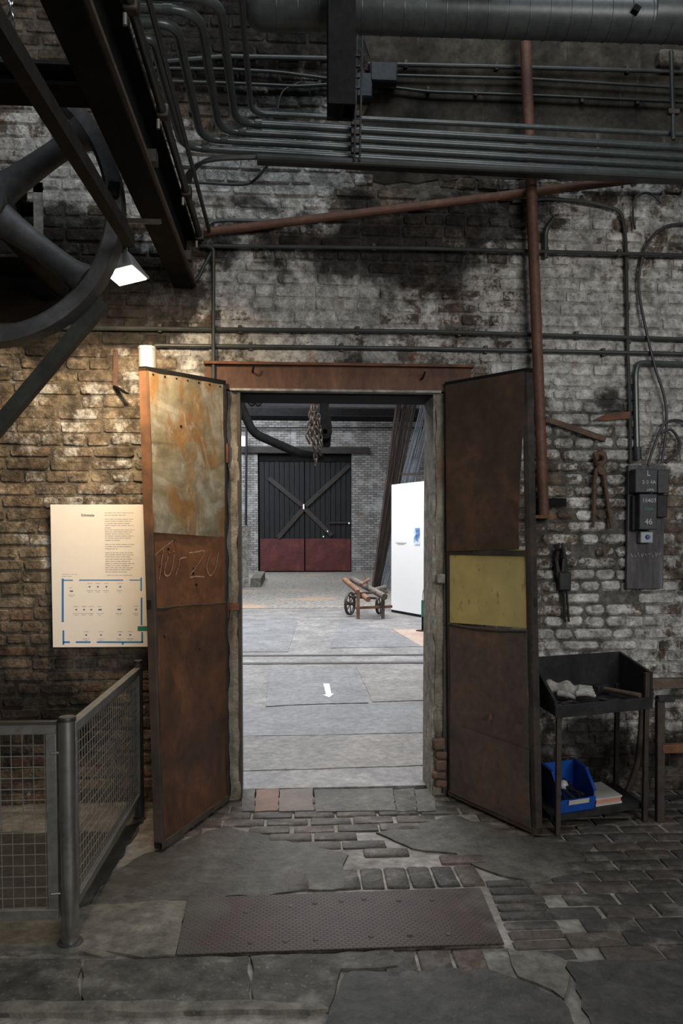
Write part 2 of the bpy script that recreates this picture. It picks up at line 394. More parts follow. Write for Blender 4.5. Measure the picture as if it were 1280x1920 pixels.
M_cartd = mottled('weathered_grey_wood', [(.3, (.05, .042, .038)), (.7, (.14, .115, .098))], 5, 6, .8, stretch=(1, .3, 1))
M_rod = mottled('rusty_bar', [(.3, (.026, .020, .018)), (.7, (.070, .051, .043))], 3, 5, .6, .2)
M_rodg = mottled('grey_bar', [(.3, (.16, .18, .21)), (.7, (.30, .33, .38))], 3, 5, .45, .3)
M_panelw = plain('white_exhibit_panel', (.88, .88, .88), .5, 0, .01)
M_blue = plain('blue_plastic', (.008, .062, .30), .4, 0, .12, spec=.5)
M_bench = mottled('blackened_bench_steel', [(.3, (.014, .014, .015)), (.7, (.036, .034, .034))], 7, 6, .6, .3)
M_benchleg = mottled('brown_bench_leg', [(.3, (.030, .025, .023)), (.7, (.070, .052, .044))], 7, 6, .65, .2)
M_cloth = mottled('dirty_glove_leather', [(.3, (.16, .15, .13)), (.7, (.40, .38, .345))], 10, 6, .85)
M_paper = plain('grey_book_board', (.42, .40, .37), .7, 0, .08)
M_salmon = plain('salmon_page_edge', (.50, .24, .18), .7, 0, .08)
M_oldwood = mottled('old_tool_handle', [(.3, (.06, .042, .03)), (.7, (.15, .10, .07))], 8, 6, .7)
M_tongs = mottled('rusty_tongs', [(.3, (.045, .028, .020)), (.7, (.13, .075, .045))], 12, 6, .7)
def plate_mat():
    t = NT('checker_plate'); P = t.pos(); p = t.vmath('MULTIPLY', P, (1, 1, 0))
    x = t.n('ShaderNodeTexBrick'); t.put(x.inputs['Vector'], p); x.inputs['Scale'].default_value = 26
    x.inputs['Mortar Size'].default_value = .09; x.inputs['Brick Width'].default_value = .75; x.inputs['Row Height'].default_value = .42
    x.inputs['Mortar Smooth'].default_value = .6
    f = x.outputs['Fac']
    c = t.ramp(t.noise(P, 2.4, 6), [(.32, (.042, .039, .033)), (.6, (.078, .071, .060))])
    rb = t.blob(t.vmath('ADD', P, t.vmath('SUBTRACT', t.noise(P, 2, 4, .6, 0, True), (.5, .5, .5))), (.25, 0), (.75, 50))
    c = t.mix(t.step(rb, .02, .3), c, (.028, .013, .009))
    c = t.grunge(c, P, 8, .6, 1.35)
    c = t.mix(t.math('MULTIPLY', t.math('SUBTRACT', 1.0, f), .12), c, (.16, .15, .13))
    t.bump(t.math('SUBTRACT', 1.0, f), .6, .004)
    return t.out(c, .62, .1, .3)
M_plate = plate_mat()
def far_brick():
    t = NT('far_brick_wall'); P = t.pos()
    s = t.n('ShaderNodeSeparateXYZ'); t.put(s.inputs[0], P); cb = t.n('ShaderNodeCombineXYZ')
    t.put(cb.inputs[0], t.math('ADD', s.outputs[0], s.outputs[1])); t.put(cb.inputs[1], s.outputs[2])
    x = t.n('ShaderNodeTexBrick'); t.put(x.inputs['Vector'], cb.outputs[0]); x.inputs['Scale'].default_value = 1
    x.inputs['Brick Width'].default_value = .27; x.inputs['Row Height'].default_value = .10; x.inputs['Mortar Size'].default_value = .012
    x.inputs['Color1'].default_value = (.20, .19, .18, 1); x.inputs['Color2'].default_value = (.38, .37, .36, 1); x.inputs['Mortar'].default_value = (.09, .085, .08, 1)
    c = t.mix(t.math('MULTIPLY', t.step(t.noise(P, 1.6, 6), .48, .68), .7), x.outputs['Color'], (.50, .50, .50))
    c = t.mix(t.math('MULTIPLY', t.step(t.noise(P, .8, 3), .56, .7), .5), c, (.14, .085, .07))
    t.bump(t.math('SUBTRACT', 1.0, x.outputs['Fac']), .6, .02); return t.out(c, .9, 0, .15)
M_farbrick = far_brick()
M_roof = plain('dark_roof', (.030, .030, .032), .8, 0, .3)
M_greybeam = plain('grey_roof_beam', (.16, .165, .18), .6, 0, .2)
M_hallwall = plain('sooty_hall_wall', (.10, .095, .09), .9, 0, .3, 2)
def emit(name, col, st):
    t = NT(name); t.b.inputs['Emission Color'].default_value = col + (1,); t.b.inputs['Emission Strength'].default_value = st
    return t.out(col, .3)
M_lampglass = emit('lit_lamp_glass', (1.0, .97, .86), 14)
M_daylight = emit('daylight_glow', (.75, .86, 1.0), 1.6)
M_lamp = plain('grey_lamp_housing', (.30, .31, .30), .5, .2, .08)

# ================================================================== STRUCTURE
XL, XR = W(449, 1100).x, W(813, 1100).x
ZT = W(630, 737).z
TH = 0.30
WX0, WX1, WZ1 = -5.6, 6.2, 7.6
n1 = (W(8, 362).x, W(64, 362).x, W(30, 428).z, W(30, 362).z)          # small niche seen through the wheel spokes
n2 = (W(-170, 480).x, W(148, 480).x, W(30, 606).z, W(30, 482).z)      # large dark shaft opening behind the wheel
def slabs(mb, x0, x1, z0, z1, y0, y1, holes):
    xs = sorted({x0, x1, *[h[0] for h in holes], *[h[1] for h in holes]})
    zs = sorted({z0, z1, *[h[2] for h in holes], *[h[3] for h in holes]})
    for i in range(len(xs) - 1):
        for j in range(len(zs) - 1):
            cx, cz = (xs[i] + xs[i + 1]) / 2, (zs[j] + zs[j + 1]) / 2
            if any(h[0] < cx < h[1] and h[2] < cz < h[3] for h in holes): continue
            mb.span((xs[i], y0, zs[j]), (xs[i + 1], y1, zs[j + 1]))
    return mb
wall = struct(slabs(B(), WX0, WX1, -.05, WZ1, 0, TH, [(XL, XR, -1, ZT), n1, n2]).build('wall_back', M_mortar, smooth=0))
wall['label'] = 'sooty whitewashed brick wall with the open doorway'
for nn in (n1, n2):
    B().span((nn[0] - .1, TH, nn[2] - .1), (nn[1] + .1, TH + .04, nn[3] + .1)).build('recess_light_block', M_black, wall, 0)  # black plates added to keep far-hall light out of the openings
b = B()
b.span((n1[1], -.02, n1[2] - .05), (n1[1] + .055, .1, n1[3] + .06)); b.span((n1[0] - .05, -.02, n1[3]), (n1[1] + .055, .1, n1[3] + .06))
b.build('recess_frame', M_concj, wall)

# ---- bricks of the doorway wall
OCC = [(265, 690, 430, 1600), (835, 690, 1012, 1575), (90, 940, 282, 1218), (446, 690, 815, 1920), (385, 680, 882, 738), (1015, 1245, 1245, 1560), (0, 200, 260, 640), (70, 0, 380, 540), (1176, 860, 1250, 1105)]
def in_plaster(px, py):
    return px > 690 + 40 * mnoise.noise((py * .02, 3, 1)) and py < 340 + 25 * mnoise.noise((px * .012, 7, 2)) and px < 1560
def brick_mesh(w_, h_, rnd, rd=False):
    c = min(random.uniform(.004, .013), w_ * .2); be = random.uniform(.004, .010); d = random.uniform(.004, .015)
    if rd: c = random.uniform(.016, .026); be = random.uniform(.010, .015); d = random.uniform(.012, .022)
    c0 = c
    def rg(w2, h2, y, j):
        c = min(c0, h2 * .62)
        P = [(-w2 + c, -h2), (w2 - c, -h2), (w2, -h2 + c), (w2, h2 - c), (w2 - c, h2), (-w2 + c, h2), (-w2, h2 - c), (-w2, -h2 + c)]
        return [(x + jit(j), y + jit(j * .6), z + jit(j)) for x, z in P]
    v = rg(w_ / 2, h_ / 2, .01, .002) + rg(w_ / 2, h_ / 2, -d + be, .004) + rg(w_ / 2 - be, h_ / 2 - be, -d, .005)
    f = []
    for k in (0, 8):
        for i in range(8): f.append((k + i, k + 8 + i, k + 8 + (i + 1) % 8, k + (i + 1) % 8))
    f.append(tuple(range(16, 24)))
    f = [tuple(reversed(q)) for q in f]
    return v, f, rnd
def mesh_of(lst, name):
    vs, fs, rs = [], [], []
    for (v, f, rnd), off in lst:
        n = len(vs); vs += [(p[0] + off[0], p[1] + off[1], p[2] + off[2]) for p in v]; fs += [tuple(i + n for i in q) for q in f]; rs += [rnd] * len(v)
    me = bpy.data.meshes.new(name); me.from_pydata(vs, [], fs)
    a = me.attributes.new('rnd', 'FLOAT', 'POINT'); a.data.foreach_set('value', rs)
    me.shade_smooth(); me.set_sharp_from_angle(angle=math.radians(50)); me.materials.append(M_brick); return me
cells = []; z = .035; row = 0
while z < 6.3:
    x = -4.3 + random.uniform(0, .2); hdr = row % 3 == 2
    while x < 4.6:
        L = (.120 if (hdr and random.random() < .85) or random.random() < .22 else .245) + jit(.008)
        cx = x + L / 2; x += L + random.uniform(.010, .018)
        if XL - .16 < cx < XR + .16 and z < ZT + .05: continue
        if any(h[0] - .03 < cx < h[1] + .05 and h[2] - .04 < z < h[3] + .05 for h in (n1, n2)): continue
        px, py = proj((cx, 0, z))
        if in_plaster(px, py) or (385 < px < 885 and 652 < py < 742): continue
        if random.random() < .018: continue
        zz = z + .012 * mnoise.noise((cx * .9, z * .4, 5)) + jit(.003)
        cells.append((cx, zz, L, .064 + jit(.004), px, py))
    z += .0775; row += 1
vis = [c for c in cells if 0 < c[4] < 1280 and 0 < c[5] < 1530 and not any(r[0] < c[4] < r[2] and r[1] < c[5] < r[3] for r in OCC)]
vis.sort(key=lambda c: -c[2] * c[3]); single = vis[:300]; sid = {id(c) for c in single}
protos = [mesh_of([(brick_mesh(.245, .064, random.random()), (0, 0, 0))], 'brick') for k in range(14)]
rprotos = [mesh_of([(brick_mesh(.245, .064, random.random(), True), (0, 0, 0))], 'brick') for k in range(8)]
def round_zone(c): return 1005 < c[4] < 1180 and 800 < c[5] < 1260
for c in single:
    o = bpy.data.objects.new('brick', random.choice(rprotos if round_zone(c) else protos)); COL.objects.link(o); o.parent = wall
    o.location = (c[0], 0, c[1]); o.scale = (c[2] / .245, 1, c[3] / .064)
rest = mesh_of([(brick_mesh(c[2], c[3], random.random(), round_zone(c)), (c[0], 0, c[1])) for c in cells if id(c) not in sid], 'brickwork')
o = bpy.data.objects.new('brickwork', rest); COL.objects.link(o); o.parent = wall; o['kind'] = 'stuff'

# plaster field high on the right and a rough band over the lintel
poly = [W(px, 340 + 26 * mnoise.noise((px * .02, 7, 2))) for px in range(700, 1581, 20)]
poly += [W(1580, py) for py in (200, -150)] + [W(690 + 30 * mnoise.noise((py * .02, 3, 1)), py) for py in range(-150, 340, 25)]
B().prism([V((p.x, 0.005, p.z)) for p in poly], (0, -.011, 0)).build('plaster_field', M_plaster, wall)
def rough_face(x0, x1, z0, z1, y, amp, nu, nv, sc=6, seed=0):
    def fn(u, v):
        x, zz = x0 + (x1 - x0) * u, z0 + (z1 - z0) * v
        e = 1.0
        return V((x + (amp * .8 * mnoise.noise((zz * sc, seed, x * 3)) if 0 < u < 1 or True else 0), y + amp * mnoise.fractal((x * sc, zz * sc, seed), 1, 2, 4), zz))
    return fn
B().sheet(rough_face(W(393, 670).x, W(880, 670).x, W(640, 688).z, W(640, 654).z, -.02, .012, 60, 6), 60, 6, (0, .04, 0)).build('plaster_band', M_mortar, wall)
# jambs
J0 = W(429, 1100).x; J1 = W(838, 1100).x
tr = struct(B().sheet(rough_face(J0, XL - .004, .0, ZT, -.03, .022, 6, 90, 7, 3), 6, 90, (0, .05, 0)).build('trim_1', M_jamb, smooth=60))
tr['label'] = 'crumbling rendered jamb on the left of the doorway'
B().span((XL - .008, -.035, .02), (XL + .012, .05, ZT)).build('edge_angle', M_steel, tr)
B().span((J0 - .04, -.02, .02), (J0 - .004, .03, ZT + .02)).build('hinge_strip', M_steel, tr)
for py in (850, 1140, 1440): B().cyl(W(424, py + 18, -.06), W(424, py - 18, -.06), .018).build('hinge_pin', M_rust, tr)
B().span((J0, -.045, W(440, 1143).z), (XL, -.0, W(440, 1130).z)).build('iron_strap', M_rust, tr)
tr = struct(B().sheet(rough_face(XR + .004, J1 + .03, .0, ZT, -.03, .024, 6, 90, 7, 9), 6, 90, (0, .05, 0)).build('trim_2', M_jamb, smooth=60))
tr['label'] = 'crumbling rendered jamb on the right of the doorway'
B().span((XR - .012, -.02, .0), (XR + .012, TH + .02, ZT)).build('reveal_lining', M_concj, tr)
B().span((J1 - .03, -.05, .02), (J1 + .01, .0, ZT)).build('hinge_strip', M_steel, tr)
c = W(826, 1085, -.05); B().box(c, (.05, .05, .06)).build('loose_stone', M_concj, tr, bevel=.008)
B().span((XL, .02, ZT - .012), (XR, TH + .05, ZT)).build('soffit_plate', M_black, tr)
b = B(); zb = 0.0
for k in range(5):
    hgt = random.uniform(.05, .09); b.box((XR + .035 + jit(.01), -.045 + jit(.01), .06 + zb + hgt / 2), (.075 + jit(.015), .06, hgt * .86), Matrix.Rotation(jit(.12), 3, 'Y')); zb += hgt
b.build('exposed_jamb_bricks', mottled('red_jamb_brick', [(.3, (.055, .042, .036)), (.7, (.15, .085, .065))], 9, 5, .9), tr, bevel=.012)

# lintel
lt = thing('lintel_beam', 'rust-brown steel lintel beam spanning the top of the doorway', 'beam', (0, 0, ZT))
a, c = W(387, 692), W(880, 733)
zt, zb = W(640, 689).z, W(640, 735).z
B().span((a.x, -.045, zb), (c.x, .05, zt)).build('web', M_lintel, lt)
B().span((a.x - .01, -.085, zt - .004), (c.x + .01, .05, zt + .012)).build('flange', M_rust, lt)
B().span((XL - .05, -.06, zb - .008), (XR + .03, .05, zb + .006)).build('flange', M_concj, lt)
for px, py in ((474, 698), (790, 710)):
    p = W(px, py, -.045); B().tube(spline([p, p + V((.0, -.05, -.005)), p + V((.01, -.07, .03))]), .006, 6).build('hook', M_black, lt)

# ---- near floor
floor = struct(B().span((WX0, -11, -.12), (WX1, .02, -.009)).build('floor', M_floor, smooth=0))
def patch(pts, mat, z0=-.02, z1=.001, name='concrete_patch', par=floor, rough=.016, zref=0.0):
    P = [F(x, y, zref) for x, y in pts]; Q = []
    for i in range(len(P)):
        a, c = P[i], P[(i + 1) % len(P)]; n = max(1, int((c - a).length / .06))
        for k in range(n):
            q = a.lerp(c, k / n); Q.append(V((q.x + jit(rough), q.y + jit(rough), z0)))
    return B().prism(Q, (0, 0, z1 - z0)).build(name, mat, par, 0)
def inpoly(x, y, P):
    r = False; n = len(P)
    for i in range(n):
        (x0, y0), (x1, y1) = P[i], P[i - 1]
        if (y0 > y) != (y1 > y) and x < (x1 - x0) * (y - y0) / (y1 - y0) + x0: r = not r
    return r
PA = [(272, 1602), (420, 1548), (560, 1582), (650, 1600), (640, 1664), (350, 1688), (170, 1700), (205, 1640)]
PB = [(845, 1528), (1000, 1572), (1110, 1582), (1085, 1640), (1000, 1655), (930, 1638), (850, 1602), (770, 1590), (700, 1560), (800, 1540)]
PC = [(166, 1697), (352, 1690), (334, 1790), (270, 1800), (225, 1788), (150, 1772)]
PD = [(-320, 1722), (110, 1716), (166, 1697), (150, 1772), (212, 1792), (100, 1786), (-320, 1800)]
PE = [(-700, 1560), (205, 1560), (265, 1540), (205, 1640), (166, 1697), (110, 1716), (-700, 1722)]
PM = [(352, 1686), (900, 1667), (945, 1772), (330, 1793)]
PK = [(945, 1775), (1065, 1800), (1060, 1870), (1000, 1845), (965, 1830)]
patch(PA, M_patch); patch(PB, M_patch); patch(PC, M_patchl, z1=.004); patch(PD, M_patchl, z1=.003); patch(PE, M_asph, z1=.002)
patch([(1065, 1802), (1700, 1786), (1900, 1990), (1130, 1990)], M_asph, z1=.001); patch(PK, M_patchl, z1=.003)
patch([(640, 1822), (740, 1818), (900, 1812), (965, 1832), (1056, 1872), (1110, 1990), (560, 1990), (620, 1895)], M_asph, z1=.000)
patch([(-900, 1906), (620, 1896), (575, 2300), (-1400, 2300)], M_asph, z1=-.010)
patch([(560, 1992), (1900, 1992), (2600, 2600), (300, 2600)], M_asph, z1=-.004)
# kerb stones in front of the plate
for pts in ([(-560, 1802), (150, 1800), (150, 1902), (-700, 1908)], [(158, 1802), (335, 1798), (465, 1794), (466, 1897), (156, 1902)],
            [(472, 1795), (625, 1790), (735, 1782), (742, 1814), (640, 1820), (618, 1893), (474, 1896)]):
    patch(pts, M_kerb, z1=.006, name='kerb_stone', rough=.008)
patch([(-700, 1888), (160, 1882), (470, 1880), (600, 1886), (612, 1898), (160, 1903), (-700, 1910)], M_patchl, z1=.011, name='kerb_lip', rough=.008)
def paver(cx, cy, lx, ly, col=M_paver):
    me = pav[(round(lx, 2), round(ly, 2))][random.randrange(4)]
    o = bpy.data.objects.new('floor_brick', me); COL.objects.link(o); o.parent = floor
    o.location = (cx, cy, -.006 + jit(.003)); o.rotation_euler = (jit(.010), jit(.010), jit(.02))
pav = {}
for k in ((.24, .11), (.11, .23), (.24, .07), (.13, .20)):
    pav[k] = []
    for q in range(4):
        l, d = k; c = random.uniform(.004, .009); be = random.uniform(.004, .008); b = B()
        def rg(w2, h2, zz, j):
            return [(x + jit(j), y + jit(j), zz + jit(.0015)) for x, y in [(-w2 + c, -h2), (w2 - c, -h2), (w2, -h2 + c), (w2, h2 - c), (w2 - c, h2), (-w2 + c, h2), (-w2, h2 - c), (-w2, -h2 + c)]]
        v = rg(l / 2, d / 2, -.05, .001) + rg(l / 2, d / 2, -be * .6, .004) + rg(l / 2 - be, d / 2 - be, .006, .004)
        fs = [(r + i, r + (i + 1) % 8, r + 8 + (i + 1) % 8, r + 8 + i) for r in (0, 8) for i in range(8)] + [tuple(range(16, 24))]
        me = bpy.data.meshes.new('floor_brick'); me.from_pydata(v, [], fs); me.shade_smooth(); me.set_sharp_from_angle(angle=.9); me.materials.append(M_paver); pav[k].append(me)
npav = 0
SOLD = []
ys0, ys1 = F(770, 1666).y, F(770, 1622).y
x = F(560, 1645).x
while x < F(905, 1645).x:                         # soldier course behind the plate
    paver(x, (ys0 + ys1) / 2, .11, .23); npav += 1; x += .121
x0 = F(940, 1720).x
y = F(1000, 1790).y
while y < F(1000, 1650).y:                        # rowlock courses beside the plate
    xx = F(925 + (1720 - 1660) * .0, proj((x0, y, 0))[1]).x
    xe = proj((x0, y, 0))[1]; lx = F(905 + (xe - 1667) * .42, xe).x + .15
    paver(lx, y, .24, .07); npav += 1; y += .083
x = F(748, 1798).x
while x < F(905, 1798).x:                         # soldier course in front of the plate
    paver(x, F(800, 1797).y - .03, .13, .20); npav += 1; x += .142
yy = -.07; r = 0
while yy > -2.05:
    x = -.62 + (r % 2) * .125 + jit(.03)
    while x < 3.8:
        px, py = proj((x, yy, 0))
        bad = any(inpoly(px, py, P) for P in (PA, PB, PC, PD, PE, PM, PK))
        if 540 < px < 920 and 1612 < py < 1672: bad = True
        if py > 1640 and px < 905 + (py - 1667) * .42 + 135: bad = True
        if py > 1795: bad = True
        if px > 1480: bad = True
        if not bad: paver(x, yy, .24, .11); npav += 1
        x += .252 + jit(.006)
    yy -= .1215; r += 1
# threshold tiles inside the doorway
for (x0p, x1p, mt) in ((455, 478, M_patch), (480, 522, mottled('red_tile', [(.3, (.085, .042, .027)), (.7, (.15, .078, .048))], 6, 6, .7)), (524, 586, mottled('brown_tile', [(.3, (.075, .056, .043)), (.7, (.125, .096, .077))], 6, 6, .7)), (589, 735, M_patch), (738, 775, M_kerb), (777, 810, M_patch)):
    patch([(x0p, 1482), (x1p, 1479), (x1p + (x1p - 540) * .03, 1521), (x0p + (x0p - 540) * .03, 1523)], mt, z1=.006, name='threshold_tile', rough=.004)

# checker plate
pl = thing('checker_plate', 'rust-darkened steel checker plate lying on the floor before the doorway', 'floor plate', F(640, 1730, .006))
P4 = [F(x, y, .006) for x, y in PM]
B().prism(P4, (0, 0, .008)).build('plate', M_plate, pl, 0, bevel=.002)
for (px, py) in ((545, 1699), (590, 1694), (640, 1690), (682, 1686), (747, 1689), (810, 1688), (535, 1765), (592, 1762), (695, 1756), (768, 1754), (840, 1752), (470, 1768), (460, 1710)):
    p = F(px, py, .014); B().ring(p, [(.0001, .006), (.010, .004), (.016, -.004), (.0001, -.004)], (0, 0, 1), 10).build('rivet', M_kerb, pl)

# ---- far hall
FX0, FX1, FY1, FZ = -11.0, 12.5, 30.0, 8.0
ff = struct(B().span((FX0, TH - .1, -.12), (FX1, FY1 + .5, -.004)).build('floor_far', M_ff, smooth=0))
def fpatch(pts, m, z1, name='floor_slab'): return patch(pts, m, -.02, z1, name, ff, .006)
fpatch([(430, 1381), (840, 1376), (860, 1432), (700, 1438), (420, 1446)], M_ffl, .001)
fpatch([(505, 1252), (660, 1250), (690, 1318), (560, 1321), (498, 1325)], M_ffd, .003)
fpatch([(440, 1318), (498, 1327), (690, 1320), (830, 1316), (830, 1372), (600, 1378), (430, 1380)], M_ffd, .000)
fpatch([(668, 1250), (830, 1248), (830, 1312), (698, 1316)], M_ffl, .002)
fpatch([(640, 1160), (735, 1185), (800, 1212), (620, 1215)], M_ffd, .002)
fpatch([(455, 1160), (560, 1158), (540, 1222), (440, 1222)], M_ffd, .002)
fpatch([(735, 1180), (900, 1180), (900, 1220), (790, 1212)], mottled('reddish_far_floor', [(.3, (.26, .19, .15)), (.7, (.36, .28, .22))], 3, 6, .7), .003)
for y0, y1 in ((1229, 1231), (1243, 1246)):
    fpatch([(-200, y0 + 3), (1300, y0 - 5), (1300, y1 - 5), (-200, y1 + 3)], M_steel, .004, 'track_rail')
gz = F(600, 1140).y
g = B().span((FX0, gz, -.02), (FX1, FY1, .006)).build('gravel_bed', M_gravel, ff, 0); g['kind'] = 'stuff'
# painted arrow
ar = tag(B().prism([F(x, y, .005) for x, y in ((606, 1282), (617, 1282), (621, 1301), (626, 1301), (617, 1308), (605, 1303), (611, 1302))], (0, 0, .002)).build('floor_arrow', plain('white_floor_paint', (.80, .80, .80), .6, 0, .1), None, 0), 'white arrow painted on the blue-grey floor slab beyond the doorway', 'floor marking')

# gate opening in the end wall
GL, GR = W(483, 900, FY1).x, W(659, 900, FY1).x
GT = W(570, 850, FY1).z
wf = struct(slabs(B(), FX0, FX1, -.05, FZ, FY1, FY1 + .5, [(GL, GR, -1, GT)]).build('wall_far', M_farbrick, smooth=0))
B().span((GL - .3, FY1 + .3, -.05), (GR + .3, FY1 + .55, GT + .2)).build('gate_light_block', M_black, wf, 0)  # black slab added behind the gate to stop outside light leaking through
struct(B().span((FX0 - .3, TH, -.05), (FX0, FY1 + .5, FZ)).build('wall_left', M_farbrick, smooth=0))
struct(B().span((FX1, TH, -.05), (FX1 + .3, FY1 + .5, FZ)).build('wall_right', M_farbrick, smooth=0))
sl = [(.2 - 4, .2 + 4, 9.6 - 4.5, 9.6 + 4.5), (-6.5, .5, 22.5, 27.5)]
b = B()
xs = sorted({FX0, FX1, *[h[0] for h in sl], *[h[1] for h in sl]}); ys = sorted({TH, FY1 + .5, *[h[2] for h in sl], *[h[3] for h in sl]})
for i in range(len(xs) - 1):
    for j in range(len(ys) - 1):
        cx, cy = (xs[i] + xs[i + 1]) / 2, (ys[j] + ys[j + 1]) / 2
        if any(h[0] < cx < h[1] and h[2] < cy < h[3] for h in sl): continue
        b.span((xs[i], ys[j], FZ), (xs[i + 1], ys[j + 1], FZ + .15))
struct(b.build('ceiling_far', M_roof, smooth=0))
# near hall shell behind the camera
struct(B().span((WX0 - .3, -11, -.05), (WX0, 0, WZ1)).build('wall_side_left', M_hallwall, smooth=0))
struct(B().span((WX1, -11, -.05), (WX1 + .3, 0, WZ1)).build('wall_side_right', M_hallwall, smooth=0))
struct(slabs(B(), WX0, WX1, -.05, WZ1, -11.3, -11, [(.8, 6.0, 2.2, 5.0)]).build('wall_front', M_hallwall, smooth=0))
b = B(); h = (-1.1, 2.9, -3.6, -1.8)
xs = [WX0, h[0], h[1], WX1]; ys = [-11.3, h[2], h[3], TH]
for i in range(3):
    for j in range(3):
        if i == 1 and j == 1: continue
        b.span((xs[i], ys[j], WZ1), (xs[i + 1], ys[j + 1], WZ1 + .15))
struct(b.build('ceiling', M_roof, smooth=0))

# ================================================================== OBJECTS
# ---- door leaves: bilinear patch from the four corners seen in the photograph
def at_z(px, py, z):
    d = ray(px, py); return CAM + d * ((z - CAM.z) / d.z)
class Leaf:
    def __init__(s, ht, hb, fb, ft, zb=.035):
        s.HT, s.HB = W(*ht, y=-.075), W(*hb, y=-.075); zb = s.HB.z = max(.02, s.HB.z)
        s.FB = at_z(*fb, zb); s.FT = at_z(*ft, s.HT.z + .01)
        s.px = (ht, hb, fb, ft)
        n = (s.FB - s.HB).cross(s.HT - s.HB).normalized()
        if n.dot(CAM - s.HB) < 0: n = -n
        s.n = n
    def P(s, u, v, o=0.0):
        return (s.HT.lerp(s.FT, u)).lerp(s.HB.lerp(s.FB, u), v) + s.n * o
    def uv(s, px, py):
        (hx, hy), (hbx, hby), (fbx, fby), (fx, fy) = s.px
        v = (py - hy) / (hby - hy)
        for _ in range(4):
            xh = hx + (hbx - hx) * v; xf = fx + (fbx - fx) * v; u = (px - xh) / (xf - xh)
            yt = hy + (fy - hy) * u; yb = hby + (fby - hby) * u; v = (py - yt) / (yb - yt)
        k = .115; return u * (1 + k) / (1 + k * u) if False else u, v
def plate(lf, name, mat, par, top, bot, u0=.03, u1=.985, o=.004, bulge=.008, seed=0, nu=16, nv=22, th=.0025, label=None, edge=None):
    # top, bot: (v at hinge, v at free)
    def fn(a, b_):
        u = u0 + (u1 - u0) * a; vt = top[0] + (top[1] - top[0]) * u; vb = bot[0] + (bot[1] - bot[0]) * u
        v = vt + (vb - vt) * b_
        if edge: u = u0 + (edge(v) - u0) * a
        return lf.P(u, v, o + bulge * (.5 + mnoise.fractal((u * 1.7, v * 4, seed), 1, 2, 3)))
    return B().sheet(fn, nu, nv, -lf.n * th).build(name, mat, par, 60, label=label)
def leaf_frame(lf, par, wf_, mfree, wh=.022, d=.035):
    fr = B()
    def strip(u0, v0, u1, v1, o0, o1):
        A = [lf.P(u0, v0, o0), lf.P(u1, v0, o0), lf.P(u1, v1, o0), lf.P(u0, v1, o0)]
        Bq = [lf.P(u0, v0, o1), lf.P(u1, v0, o1), lf.P(u1, v1, o1), lf.P(u0, v1, o1)]
        return A + Bq
    B().hexa(strip(0, 0, wh * 1.6, 1, -d, .010)).build('hinge_stile', M_steel, par)
    B().hexa(strip(1 - wf_, 0, 1.0, 1, -d, .012)).build('free_stile', mfree, par)
    B().hexa(strip(0, -.004, 1, .006, -d, .012)).build('top_rail', M_black, par)
    B().hexa(strip(0, .988, 1, 1.0, -d, .014)).build('bottom_rail', M_beamrust, par)
    B().hexa(strip(.0, .5, 1, .52, -d, -.004)).build('middle_rail', M_steel, par)
def ribbon(mb, pts, w_, n):
    pts = [V(p) for p in pts]
    for i in range(len(pts) - 1):
        t = (pts[i + 1] - pts[i]); 
        if t.length < 1e-5: continue
        t.normalize(); s = t.cross(n).normalized() * w_ / 2
        mb.add([pts[i] - s - t * w_ * .2, pts[i] + s - t * w_ * .2, pts[i + 1] + s + t * w_ * .2, pts[i + 1] - s + t * w_ * .2], [(0, 1, 2, 3)])
    return mb

def stile_mat():
    t = NT('part_rusted_stile'); P = t.pos(); sp = t.n('ShaderNodeSeparateXYZ'); t.put(sp.inputs[0], P)
    k = t.step(t.math('ADD', sp.outputs[2], t.math('MULTIPLY', t.noise(P, 4, 5), .5)), 1.75, 2.15)
    c = t.mix(k, t.ramp(t.noise(P, 8, 6), [(.3, (.030, .027, .025)), (.7, (.075, .052, .040))]), t.ramp(t.noise(P, 8, 6), [(.3, (.08, .042, .026)), (.7, (.20, .095, .045))]))
    return t.out(c, .65, .1, .3)
M_stile = stile_mat()
L1 = Leaf((420, 717), (427, 1522), (300, 1592), (270, 690))
dl = thing('sheet_metal_door', 'open door leaf of rusted orange-brown sheets with stained pale sheet on top', 'door', (L1.HB.x, L1.HB.y, 0))
leaf_frame(L1, dl, .034, M_stile)
shU = plate(L1, 'upper_sheet', M_galv, dl, (.004, .004), (.367, .357), .03, .980, .006, .010, 1, label='pale galvanised sheet stained with rust')
shM = plate(L1, 'middle_sheet', M_rustmid, dl, (.362, .352), (.522, .516), .03, .980, .002, .008, 2, label='orange rust sheet with chalk writing')
shL = plate(L1, 'lower_sheet', M_rustsheet, dl, (.519, .513), (.990, .990), .03, .980, .000, .016, 3, nv=34, label='brown rusted sheet')
seam = [L1.P(u, .522 + (.516 - .522) * u + .003 * mnoise.noise((u * 5, 2, 0)), .016) for u in [k / 14 * .94 + .03 for k in range(15)]]
B().tube(seam, .005, 6).build('bent_sheet_lip', M_beamrust, dl)
ch = B()
for st in ([(285, 1055), (300, 1040), (318, 1024)], [(300, 1042), (297, 1065), (293, 1100)], [(308, 1058), (303, 1075), (302, 1090), (308, 1093), (314, 1082), (319, 1052)], [(309, 1047), (310, 1049)], [(317, 1045), (318, 1047)],
           [(330, 1056), (326, 1075), (321, 1092)], [(327, 1062), (332, 1058), (340, 1056)], [(345, 1047), (360, 1044), (375, 1042), (362, 1068), (346, 1092), (360, 1091), (374, 1091)],
           [(387, 1045), (380, 1065), (380, 1078), (387, 1088), (396, 1074), (403, 1042)], [(388, 1088), (391, 1080)]):
    pts = spline([L1.P(*L1.uv(*q), .0175) for q in st], 5); ribbon(ch, pts, .0075, L1.n)
ch.build('chalk_lettering', M_chalk, shM, 0, label='the words Tür zu in faint chalk')
